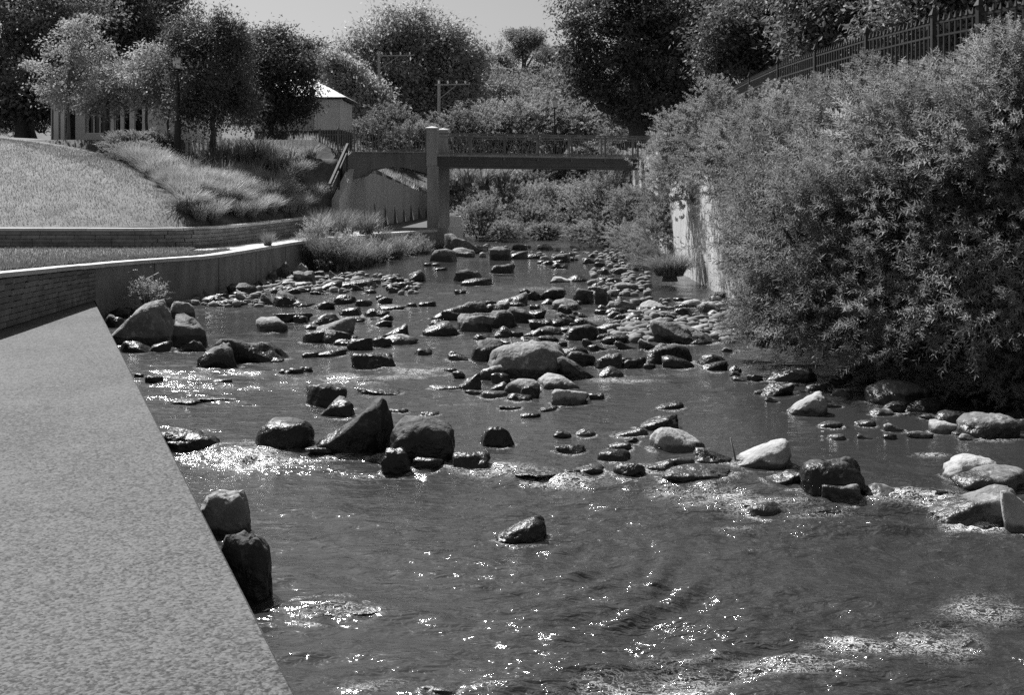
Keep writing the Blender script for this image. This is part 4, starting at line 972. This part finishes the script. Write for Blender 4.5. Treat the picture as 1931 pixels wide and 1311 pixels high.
# ------------------------------------------------------------------ planting on the left bank
def tussock(seed, n, h, spread, wid, name='blades'):
    rng = np.random.default_rng(seed); a = rng.random(n) * 6.283; r = spread * 0.35 * np.sqrt(rng.random(n))
    pos = np.stack([r * np.cos(a), r * np.sin(a), np.zeros(n)], -1); t = rng.random(n)
    return blades_mesh(name, pos, h * (0.65 + 0.45 * rng.random(n)), spread * (0.25 + 0.9 * t), a + rng.normal(size=n) * 0.9, np.full(n, wid) * (0.7 + .6 * rng.random(n)), 3)
def core_mesh(r, h):
    b = MB(); b.tube([(0, 0, -0.15), (0, 0, h * .25)], [r, r * .6], 9); return b.mesh('root_clump')
def instances(protos, mtl, spots, name, part, label, cat, group, core=None):
    for me in protos:
        if not me.materials: me.materials.append(MATS[mtl])
    for i, (x, d, z, s, rz) in enumerate(spots):
        t = empty(name, (x, d, z), label, cat, group, rz); t.scale = (s, s, s * rnd.uniform(.85, 1.15))
        link(part, protos[i % len(protos)], None, t)
        if core is not None: link('root_clump', core, None, t)
CORE = core_mesh(0.22, 0.8); CORE.materials.append(MATS['bark'])
TUS = [tussock(s, 420, 0.72, 0.62, 0.022) for s in (1, 2, 3, 4)]
spots = []; tries = 0
def bank_ok(x, d):
    r_, s = seg_dist(np.array(x), np.array(d), UPP); return s > 0 and r_ > 0.45 and x > lawn_edge(d) + 0.35
while len(spots) < 140 and tries < 6000:
    tries += 1; d = rnd.uniform(32.4, 44.6); x = rnd.uniform(-15.5, -7.2)
    if not bank_ok(x, d) or x > -7.0: continue
    if d > 41.8 and x > -13 and float(seg_dist(np.array(x), np.array(d), UPP)[0]) > 1.5: continue
    if any(math.hypot(x - q[0], d - q[1]) < 0.5 for q in spots): continue
    z = float(bank_z(np.array(x), np.array(d))[0]); spots.append((x, d, z, rnd.uniform(.75, 1.2), rnd.random() * 6.28))
instances(TUS, 'grass_pale', spots, 'grass_tussock', 'blades', 'pale feathery grass tussock planted on the bank above the low wall', 'grass', 'feathery tussocks on the bank', CORE)
FLX = [tussock(s, 90, 0.9, 0.75, 0.055) for s in (11, 12, 13)]
spots = []; tries = 0
while len(spots) < 52 and tries < 6000:
    tries += 1; d = rnd.uniform(39.6, 46.2); x = rnd.uniform(-11.5, -7.1)
    if not bank_ok(x, d) or d < 41.2 or float(seg_dist(np.array(x), np.array(d), UPP)[0]) < 1.2: continue
    if any(math.hypot(x - q[0], d - q[1]) < 0.55 for q in spots): continue
    z = float(bank_z(np.array(x), np.array(d))[0]); spots.append((x, d, z, rnd.uniform(.7, 1.05), rnd.random() * 6.28))
instances(FLX, 'flax', spots, 'flax_plant', 'leaves', 'strap-leaved flax plant on the bank below the picket fence', 'plant', 'flax plants below the picket fence', CORE)
# tall grass by the water and on the river wall
spots = []
for px, y, D, s in ((585, 500, 36.5, 1.35), (610, 505, 36.2, 1.5), (640, 508, 36.2, 1.5), (668, 505, 37, 1.4), (690, 500, 38, 1.4), (715, 497, 39.5, 1.3), (742, 494, 41, 1.2), (600, 475, 38.5, 1.5), (645, 470, 40, 1.5), (690, 468, 41.5, 1.3), (775, 488, 42.5, 1.0), (800, 480, 43.5, .9), (730, 470, 42.5, 1.2), (566, 488, 36.2, 1.0), (655, 455, 42, 1.2), (620, 452, 41, 1.2), (505, 502, 33.2, .55), (830, 474, 44.6, .8)):
    X = PX(px, D); lxx = float(np.interp(D, lowL[:, 1], lowL[:, 0])); z = 0.15 if X > lxx - 0.1 else float(cope_z(D)) - .05
    spots.append((X, D, max(z, PZ(y, D) - 0.25), s * rnd.uniform(.5, .72), rnd.random() * 6.28))
TALL = [tussock(s, 360, 1.3, 0.8, 0.022) for s in (21, 22, 23)]
instances(TALL, 'grass_mid', spots, 'grass_clump', 'blades', 'clump of tall wild grass growing over the river wall by the rubble', 'grass', 'tall grass by the river wall', CORE)

def sprig_cloud(seed, nsp, per, rad, ll, lw, slen, upb=0.5, flat=1.0, inner=0.25):
    """a shrub's foliage: sprigs growing outward, leaves alternating along each"""
    rng = np.random.default_rng(seed); d = rdir(nsp, rng); d[:, 2] = np.where(d[:, 2] < -0.55, -d[:, 2], d[:, 2])
    lump = 1 + 0.8 * fbm(d[:, 0] * 1.9 + seed, d[:, 1] * 1.9, d[:, 2] * 1.9, seed, 3)
    r0 = rad * lump * (inner + (0.92 - inner) * rng.random(nsp) ** 0.55); st = d * r0[:, None] * np.array([1, 1, flat])
    g = d * 0.8 + rdir(nsp, rng) * 0.55 + np.array([0, 0, upb]); g /= np.linalg.norm(g, axis=1)[:, None]; L = slen * rad * (0.5 + 0.7 * rng.random(nsp))
    t = (np.arange(per) + 0.5) / per; pos = st[:, None] + g[:, None] * (L[:, None] * t[None])[..., None] + np.array([0, 0, -0.22]) * ((L[:, None] * t[None] ** 2)[..., None])
    a = (np.arange(per) * 2.4)[None] + rng.random((nsp, 1)) * 6.28; ref = np.cross(g, np.array([0.2, 0.1, 1.0])); ref /= np.linalg.norm(ref, axis=1)[:, None]; ref2 = np.cross(g, ref)
    side = ref[:, None] * np.cos(a)[..., None] + ref2[:, None] * np.sin(a)[..., None]
    dirs = (g[:, None] * 1.0 + side * 0.85 + np.array([0, 0, -0.1])).reshape(-1, 3); n = nsp * per; nr = rdir(n, rng) * 0.5 + g.repeat(per, 0) * 0.6 + np.array([0, 0, 0.6])
    ln = ll * (0.55 + 0.75 * rng.random(n)) * (1.1 - 0.45 * np.tile(t, nsp)); return leaves_mesh('foliage', pos.reshape(-1, 3), dirs, nr, ln, lw * ln / ll * (0.8 + .4 * rng.random(n)), 0.25)
def stems_mesh(seed, rad, h, n=9):
    rng = random.Random(seed); b = MB()
    for _ in range(n):
        a = rng.random() * 6.28; r = rad * rng.uniform(.3, .8); z = h * rng.uniform(.2, .8)
        b.tube([(0.1 * math.cos(a), .1 * math.sin(a), -h * .5), (r * .4 * math.cos(a), r * .4 * math.sin(a), -h * .2), (r * math.cos(a), r * math.sin(a), z)], [.028, .02, .006], 5)
    return b.mesh('stems')
def shrub(name, x, d, z, me, st, label, group, s=1.0, sz=1.0, rz=None):
    t = empty(name, (x, d, z), label, 'shrub', group, rnd.random() * 6.28 if rz is None else rz); t.scale = (s, s, s * sz)
    link('foliage', me, None, t)
    if group != 'shrubs beside the lit bank wall': link('stems', st, None, t)
    return t
WIL = [sprig_cloud(s, n_, p_, 1.0, l_, w_, L_, .45) for s, n_, p_, l_, w_, L_ in ((31, 800, 24, .085, .02, .42), (32, 460, 26, .125, .022, .62), (33, 900, 20, .07, .026, .34), (34, 700, 24, .10, .019, .5))]
WIB = [sprig_cloud(s, 560, 24, 1.0, 0.09, 0.026, 0.40, 0.5) for s in (35, 36, 37)]
VIN = [sprig_cloud(s, 760, 18, 1.0, 0.07, 0.036, 0.30, 0.3) for s in (41, 42, 43)]
for m in WIL + WIB: m.materials.append(MATS['leaf_willow'])
for m in VIN: m.materials.append(MATS['leaf_mid'])
STM = [stems_mesh(s, 0.9, 1.0) for s in (1, 2, 3)]
for m in STM: m.materials.append(MATS['bark'])
k = 0
def row(lst, protos, name, label, group):
    global k
    for px, y, D, s, sz in lst:
        if name == 'garden_bush': q_ = rnd.uniform(.6, 1.35); s *= q_; y += rnd.uniform(-16, 12)
        shrub(name, PX(px, D), D, PZ(y, D), protos[k % len(protos)], STM[k % 3], label, group, s, sz); k += 1
# crest of the bank, just in front of the iron fence
row([(1890, 178, 15.6, 0.95, .8), (1800, 198, 16.9, .95, .8), (1720, 205, 18.2, .95, .75), (1640, 205, 19.4, .95, .75), (1570, 215, 20.8, .95, .85), (1505, 235, 22.2, .9, .8), (1455, 240, 23.8, .9, .8), (1405, 262, 25.5, .95, .8), (1968, 165, 14.6, .95, .9), (1350, 245, 27.2, 1.0, .95), (1300, 262, 29.0, 1.0, .9)],
    VIN, 'bank_shrub', 'dense small-leaved shrub on the bank crest below the iron fence', 'small-leaved shrubs on the bank crest')
row([(1930, 250, 14.6, 1.0, 1), (1850, 280, 15.2, 1.05, 1), (1765, 290, 16.2, 1.1, 1), (1690, 305, 17.2, 1.1, 1), (1615, 315, 18.2, 1.15, 1), (1545, 330, 19.4, 1.15, 1), (1480, 345, 20.8, 1.15, 1), (1425, 330, 22.5, 1.05, 1)],
    WIB + WIL[:1], 'willow_shrub', 'narrow-leaved shrub hanging halfway down the bank wall', 'shrubs hanging on the bank wall')
row([(1960, 390, 14.6, 1.0, 1), (1885, 410, 15.2, 1.0, 1), (1800, 420, 15.8, 1.05, 1), (1715, 430, 16.3, 1.1, 1), (1630, 445, 16.9, 1.1, 1), (1550, 450, 17.4, 1.15, 1), (1475, 450, 18.8, 1.15, 1), (1470, 460, 20.4, 1.0, 1.1)],
    WIL, 'willow_shrub', 'long-leaved willowy shrub leaning out over the stream', 'willowy shrubs over the stream')
row([(1965, 575, 14.6, .9, 1.0), (1890, 585, 14.9, .95, 1), (1805, 585, 15.4, .98, 1), (1718, 590, 15.9, .98, 1.0), (1638, 602, 16.4, .95, 1), (1560, 600, 16.8, .95, 1.0), (1490, 590, 17.8, .95, 1.0), (1475, 560, 19.0, .9, 1.1), (1440, 620, 18.8, .6, 1.0), (1770, 690, 15.9, .55, .9), (1840, 700, 15.4, .6, .9), (1905, 700, 14.9, .6, .95), (1970, 690, 14.6, .6, 1), (1690, 690, 16.3, .5, .8)],
    WIL[1:] + WIB[:1], 'willow_shrub', 'leafy willowy shrub trailing to the water over shaded boulders', 'willowy shrubs trailing to the water')
row([(1300, 305, 29.5, 1.1, 1.0), (1282, 365, 33, 1.15, 1.1), (1290, 300, 33.5, 1.1, .9), (1365, 318, 25.6, 1.0, .95), (1440, 480, 22.6, .8, 1.5), (1240, 450, 37.5, .85, .9), (1258, 405, 38, 1.0, 1.0), (1205, 468, 40.5, .8, .7), (1222, 495, 36, .75, .7), (1185, 452, 44, .9, .7)],
    WIB + VIN[:1], 'bank_shrub', 'bushy shrub beside the lit strip of bank wall', 'shrubs beside the lit bank wall')
for X_, D_, z_ in ((7.3, 12.6, 1.0), (7.3, 12.4, 2.4), (7.6, 12.6, 3.7), (7.4, 10.8, 1.2), (7.5, 10.8, 2.9)):
    shrub('willow_shrub', X_, D_, z_, WIL[k % 4], STM[k % 3], 'willowy shrub on the bank wall downstream of the broad grey boulder', 'shrubs downstream on the bank wall', 1.05, 1); k += 1
# overhanging dark tuft at the foot of the lit wall
X, D = PX(1270, 31.0), 31.0
instances([tussock(61, 900, 0.75, 1.05, 0.02)], 'grass_mid', [(X - .1, D, PZ(520, D), 1.0, 0.4)], 'grass_tuft', 'blades', 'shaggy drooping grass tuft at the foot of the lit bank wall', 'grass', None, CORE)
# bushes upstream, under and beyond the bridge
UPS = [sprig_cloud(s, 620, 16, 1.0, 0.085, 0.042, 0.36, 0.5) for s in (51, 52, 53)]
for m in UPS: m.materials.append(MATS['leaf_mid'])
row([(905, 425, 53, 1.35, .9), (950, 400, 58, 1.7, .9), (1000, 425, 55, 1.4, .8), (1045, 395, 60, 1.9, .9), (1100, 410, 58, 1.7, .9), (1150, 395, 55, 1.7, 1.0), (890, 385, 62, 1.6, .9), (985, 370, 66, 2.1, .9), (1085, 360, 68, 2.3, .9), (1170, 360, 60, 2.0, 1.0), (930, 350, 70, 2.0, .8), (1030, 440, 53, 1.0, .6), (1105, 445, 51, 1.0, .6), (950, 440, 51.5, .9, .6), (1155, 445, 48.5, 1.1, .7), (1200, 400, 51, 1.5, .9), (1020, 340, 74, 2.2, .8), (1130, 335, 72, 2.2, .8)],
    UPS + VIN[1:2], 'stream_bush', 'rounded leafy bush on the banks upstream beneath the footbridge', 'bushes upstream of the footbridge')
row([(690, 262, 66, 1.9, .8), (745, 262, 66, 1.9, .8), (790, 258, 64, 1.6, .8), (880, 262, 70, 2.2, .8), (930, 258, 72, 2.3, .8), (990, 255, 70, 2.2, .8), (1050, 258, 72, 2.2, .8), (1110, 256, 70, 2.2, .8), (1175, 250, 66, 2.4, .9), (1235, 240, 62, 2.4, .9), (1195, 232, 59, 2.2, .9), (1225, 215, 60, 2.0, .9), (860, 300, 74, 2.2, .8), (960, 300, 76, 2.4, .8), (720, 300, 72, 1.8, .7), (775, 305, 74, 1.6, .7)],
    UPS, 'garden_bush', 'leafy garden bush behind the railings of the footbridge', 'bushes behind the bridge railings')
row([(225, 275, 44.5, .75, .7), (258, 272, 44.8, .75, .7), (290, 270, 45, .7, .7), (320, 276, 44.8, .6, .7), (238, 290, 43, .6, .7), (275, 288, 43, .6, .7)], UPS, 'low_shrub', 'low broad-leaved shrub at the top of the feathery grass bank', 'low shrubs topping the bank')
row([(-10, 225, 66, 1.7, .8), (35, 228, 67, 1.6, .8), (78, 230, 66, 1.5, .8), (-50, 225, 66, 1.8, .8)], VIN, 'garden_shrub', 'dark shrub under the evergreens at the lawn crest beside the house', 'shrubs under the evergreens')
# flax fans upstream, seen below the deck
instances(FLX, 'flax', [(PX(px, D), D, PZ(y, D), s, rnd.random() * 6) for px, y, D, s in ((880, 345, 56, 1.3), (912, 350, 57, 1.5), (945, 345, 58, 1.5), (860, 350, 60, 1.3))], 'flax_plant', 'leaves', 'spiky flax plant seen below the bridge girder', 'plant', 'flax plants below the bridge girder', CORE)
# ivy and grass on the slope above the wing wall
n = 2600; D_ = 47.6 + 20 * R.random(n); wx = np.interp(D_, [47, 63, 75], [-6.35, -4.6, -3.6]); X_ = wx - 0.15 - 2.8 * R.random(n)
grass_stuff(n, X_, D_, ground_z(X_, D_), 0.28, 'pale rough grass on the slope above the wing wall', 'grass_pale', 0.05)
# weeds at the foot of the river wall
wme = sprig_cloud(91, 130, 12, 1.0, 0.13, 0.055, 0.7, 0.55, 0.8); wme.materials.append(MATS['leaf_light'])
X, D = -7.85, 25.0
wd = shrub('weed_plant', X, D, 0.50, wme, STM[0], 'leafy flowering weed growing against the river wall by the ledge', None, .52, .75, 1.0); wd['category'] = 'plant'
for px, y, D, sc_ in ((575, 470, 36.4, .5), (628, 488, 36.0, .6), (662, 470, 37.6, .55), (705, 482, 38.6, .55), (752, 478, 41.2, .5), (790, 470, 43.2, .5), (596, 440, 37.4, .5), (720, 455, 41.6, .5)):
    q = shrub('weed_plant', PX(px, D), D, PZ(y, D), wme, STM[1], 'scruffy leafy weed among the tall wild grass by the river wall', 'weeds among the tall grass', sc_, 1.1); q['category'] = 'plant'
b = MB()
for i in range(7):
    b.tube([(rnd.uniform(-.4, .4), rnd.uniform(-.2, .2), 0), (rnd.uniform(-.6, .7), rnd.uniform(-.2, .2), .8), (rnd.uniform(-.8, .9), rnd.uniform(-.2, .2), rnd.uniform(1.1, 1.7))], [.016, .014, .03], 5)
b.build('flower_stalks', MATS['leaf_light'], wd)

# ------------------------------------------------------------------ trees
def tree(name, label, px, ybase, D, lobes, n, ll, lw, cr, mtl, group=None, trunk=None, bark='bark', per=55, flat=.6, shell=.55, forks=8, up=.9):
    """lobes: (px, y, rx_px, ry_px, depth offset m) ellipsoids of the crown"""
    x, z = PX(px, D), PZ(ybase, D); t = empty(name, (x, D, z), label, 'tree', group); s = D / F
    ells = [((l[0] - px) * s, (l[4] if len(l) > 4 else 0), (ybase - l[1]) * s, l[2] * s * 1.13, max(l[2], l[3]) * s * .85, l[3] * s) for l in lobes]
    sub = []
    for e in ells:                       # smaller boughs break up the outline of each lobe
        for _ in range(12):
            v = rdir(1)[0] * R.uniform(.85, 1.22); v[2] = abs(v[2]) * .95 - .15; f = R.uniform(.13, .42)
            sub.append((e[0] + v[0] * e[3] * .95, e[1] + v[1] * e[4] * .95, e[2] + v[2] * e[5] * 1.02, e[3] * f, e[4] * f, e[5] * f * .9))
    zmin = min(e[2] for e in ells); ztop = max(e[2] for e in ells)
    core = [(e[0], e[1], e[2], e[3] * .86, e[4] * .86, e[5] * .86) for e in ells]
    o, c = make_crown('crown', core + sub, n, ll, lw, cr, MATS[mtl], t, per, flat, shell, up)
    r = trunk or 0.02 * ztop + .05
    make_trunk(t, zmin + (ztop - zmin) * .7 + .2, r, [tuple(v) for v in c[:60]], MATS[bark], (np.mean([e[0] for e in ells]) * .5, 0), -0.4, forks)
    return t
# big dark evergreens behind the house
tree('evergreen_tree', 'huge dark evergreen tree at the lawn crest left of the house', 50, 262, 64, [(20, 60, 90, 120), (90, 20, 90, 100), (-20, 150, 70, 70), (100, 120, 60, 60)], 40000, .22, .1, 1.2, 'leaf_evergreen', None, .55, per=130, forks=9)
tree('evergreen_tree', 'tall dark evergreen tree behind the arched window of the house', 190, 262, 74, [(180, 30, 80, 100), (240, 60, 70, 90), (150, 110, 60, 70)], 32000, .24, .11, 1.2, 'leaf_evergreen', None, .5, per=130)
tree('evergreen_tree', 'tall loose evergreen tree standing behind the roof of the house', 285, 262, 78, [(285, 30, 45, 75), (270, 100, 60, 70), (300, -20, 34, 40), (320, 60, 18, 50)], 22000, .24, .11, 1.1, 'leaf_evergreen', None, .45, per=130)
tree('evergreen_tree', 'dark multi-stemmed evergreen with bare trunks beside the lawn crest', 45, 262, 60, [(30, 190, 60, 40), (-20, 200, 50, 40), (75, 165, 40, 35)], 9000, .28, .12, .9, 'leaf_evergreen', None, .38, 'bark')
# pale small trees in front of the house
tree('garden_tree', 'pale airy tree with open branches before the arched window', 128, 258, 50, [(110, 165, 50, 45), (150, 110, 60, 50), (185, 150, 45, 40), (130, 190, 45, 22), (85, 130, 30, 30), (165, 60, 40, 30)], 9000, .13, .065, .5, 'leaf_light', None, .085, 'bark_pale', 70, .4, .25, 22)
tree('garden_tree', 'small light-leaved tree with a dark trunk before the colonnade', 200, 258, 48.5, [(205, 185, 55, 35), (230, 160, 45, 40), (180, 200, 30, 22)], 7500, .12, .06, .45, 'leaf_light', None, .08, 'bark', 70, .4, .25, 14)
tree('garden_tree', 'small forked light-leaved tree before the plain white wall', 275, 258, 48, [(275, 160, 45, 50), (300, 190, 30, 32), (250, 190, 32, 30), (285, 115, 30, 32)], 8500, .12, .06, .45, 'leaf_light', None, .075, 'bark', 70, .45, .3, 14)
tree('garden_tree', 'slim light-leaved tree between the lamp post and the dense dark tree', 318, 262, 47, [(315, 170, 26, 40), (330, 120, 20, 34), (318, 215, 20, 22), (300, 140, 20, 30)], 6000, .12, .06, .42, 'leaf_mid', None, .06, 'bark', 70, .6, .3, 10)
# two dense dark trees
tree('dense_tree', 'dense dark upright tree with a short trunk at the picket fence', 400, 268, 45.2, [(400, 150, 72, 85), (385, 85, 45, 55), (425, 75, 35, 48), (360, 190, 42, 50), (440, 165, 40, 70), (400, 205, 66, 40), (350, 120, 30, 60), (372, 45, 12, 30), (412, 32, 10, 26), (340, 70, 14, 34), (440, 80, 16, 40)], 40000, .12, .055, .42, 'leaf_dark', None, .11, 'bark', 120, 1.1, .45)
tree('dense_tree', 'dense dark bushy tree against the cottage roof', 510, 254, 54.0, [(520, 150, 66, 80), (500, 95, 36, 50), (550, 110, 34, 55), (490, 195, 48, 48), (560, 190, 34, 52), (520, 210, 66, 40), (503, 55, 10, 26), (470, 140, 30, 60), (535, 70, 12, 28), (480, 80, 14, 30), (575, 130, 12, 40)], 40000, .14, .065, .5, 'leaf_dark', None, .13, 'bark', 120, 1.1, .45)
# the big central tree and its neighbours
tree('broad_tree', 'largest rounded tree behind the power poles', 770, 255, 96, [(780, 60, 62, 50), (720, 95, 62, 50), (840, 95, 50, 50), (690, 150, 55, 55), (780, 140, 80, 60), (860, 160, 40, 50), (740, 200, 75, 45), (830, 205, 60, 45), (880, 120, 26, 30)], 60000, .30, .15, 1.35, 'leaf_tree', None, .6, 'bark', 170, .55, .5)
tree('broad_tree', 'pale rounded tree right behind the cottage', 655, 255, 84, [(655, 170, 40, 45), (690, 200, 40, 40), (640, 130, 25, 30)], 20000, .26, .13, 1.0, 'leaf_tree', None, .3, 'bark', 140, .6, .5)
tree('broad_tree', 'dark round-topped tree showing between the dense trees and the largest tree', 600, 255, 112, [(600, 105, 36, 26), (575, 120, 30, 30), (630, 125, 30, 40), (600, 160, 50, 40)], 11000, .42, .2, 1.2, 'leaf_evergreen', None, .4, 'bark', 60, .6, .5)
# skyline pines
tree('pine_tree', 'tall umbrella-topped pine standing on the skyline', 990, 190, 165, [(990, 72, 34, 20), (1005, 85, 24, 16), (970, 92, 26, 14), (960, 110, 22, 12)], 9000, .34, .14, .95, 'leaf_evergreen', None, .5, 'bark', 60, .45, .5, 10)
tree('pine_tree', 'lower pine with layered branches beside the umbrella pine', 1030, 190, 160, [(1035, 105, 30, 12), (1045, 130, 34, 16), (1010, 135, 22, 12)], 7000, .34, .14, .9, 'leaf_evergreen', None, .4, 'bark', 60, .45, .5, 10)
tree('pine_tree', 'flat-topped pine at the skyline beside the largest tree', 930, 200, 150, [(930, 118, 32, 16), (915, 145, 26, 22), (955, 140, 22, 18)], 7000, .34, .14, .9, 'leaf_evergreen', None, .4, 'bark', 60, .45, .5, 10)
# wooded hillside
HC = []
for sd in range(3):
    rng = np.random.default_rng(70 + sd); ells = [(rng.normal() * 1.2, rng.normal() * 1.2, 3.4 + rng.random() * 2.4, 2 + rng.random(), 2 + rng.random(), 1.5 + rng.random()) for _ in range(6)]
    c, p, d, off = crown_points(ells, 5200, 50, 1.0, .6, .5, rng); nn = len(p); ln = .36 * (.6 + .8 * rng.random(nn))
    me = leaves_mesh('crown', p, rdir(nn, rng) * .8 + d * .6, rdir(nn, rng) + np.array([0, 0, .9]), ln, ln * .5); me.materials.append(MATS['leaf_far']); HC.append(me)
HT = MB().tube([(0, 0, -1), (0, 0, 2), (.1, 0, 4.5)], [.3, .24, .12], 7).mesh('trunk', True); HT.materials.append(MATS['bark'])
hill = [(px, D) for px, D in ((880, 104), (930, 100), (985, 102), (1035, 98), (1085, 100), (905, 118), (955, 116), (1010, 118), (1060, 114), (1110, 112), (890, 134), (940, 132), (1095, 130), (870, 150), (1090, 148), (1140, 105), (1190, 100), (1240, 96), (1150, 128), (1205, 124), (1300, 92), (1260, 110), (650, 130), (700, 140), (750, 150), (560, 130), (500, 130), (440, 120), (820, 150), (1350, 90), (1420, 84))]
for i, (px, D) in enumerate(hill):
    x = PX(px, D); t = empty('hillside_tree', (x, D, float(ground_z(x, D)) - .3), 'leafy tree on the wooded hillside beyond the footbridge', 'tree', 'trees on the wooded hillside', rnd.random() * 6.28)
    s = rnd.uniform(.5, .72) * (1.12 + max(0, D - 100) * .008); t.scale = (s, s, s * rnd.uniform(.9, 1.2)); link('crown', HC[i % 3], None, t); link('trunk', HT, None, t)
# the dark tree at the far end of the bridge and those behind the iron fence
tree('dark_tree', 'big dark tree with layered boughs above the far end of the bridge', 1200, 262, 57, [(1150, 40, 70, 55), (1240, 30, 90, 70), (1120, 110, 50, 40), (1200, 120, 80, 60), (1290, 100, 80, 70), (1130, 180, 45, 35), (1210, 200, 60, 35), (1290, 190, 55, 40), (1100, 60, 30, 28), (1090, 150, 28, 22), (1350, 60, 70, 70)], 60000, .19, .095, .85, 'leaf_dark', None, .4, 'bark', 170, .4, .45)
tree('dark_tree', 'dark tree crowding behind the iron fence where it meets the big layered tree', 1420, 190, 40, [(1420, 60, 90, 70), (1380, 120, 60, 50), (1480, 30, 80, 60), (1450, 120, 60, 40)], 34000, .15, .08, .65, 'leaf_dark', None, .28, 'bark', 140, .6, .5)
tree('dark_tree', 'deep dark tree behind the middle panels of the iron fence', 1610, 150, 33, [(1600, 10, 110, 80), (1540, 80, 80, 60), (1680, 60, 90, 60), (1620, 90, 90, 50)], 34000, .15, .08, .65, 'leaf_dark', None, .28, 'bark', 140, .6, .5)
tree('dark_tree', 'deep dark tree behind the tallest panels of the iron fence', 1840, 110, 29, [(1840, -20, 130, 80), (1760, 50, 90, 60), (1910, 40, 90, 70), (1850, 70, 110, 50)], 34000, .15, .08, .65, 'leaf_dark', None, .28, 'bark', 140, .6, .5)
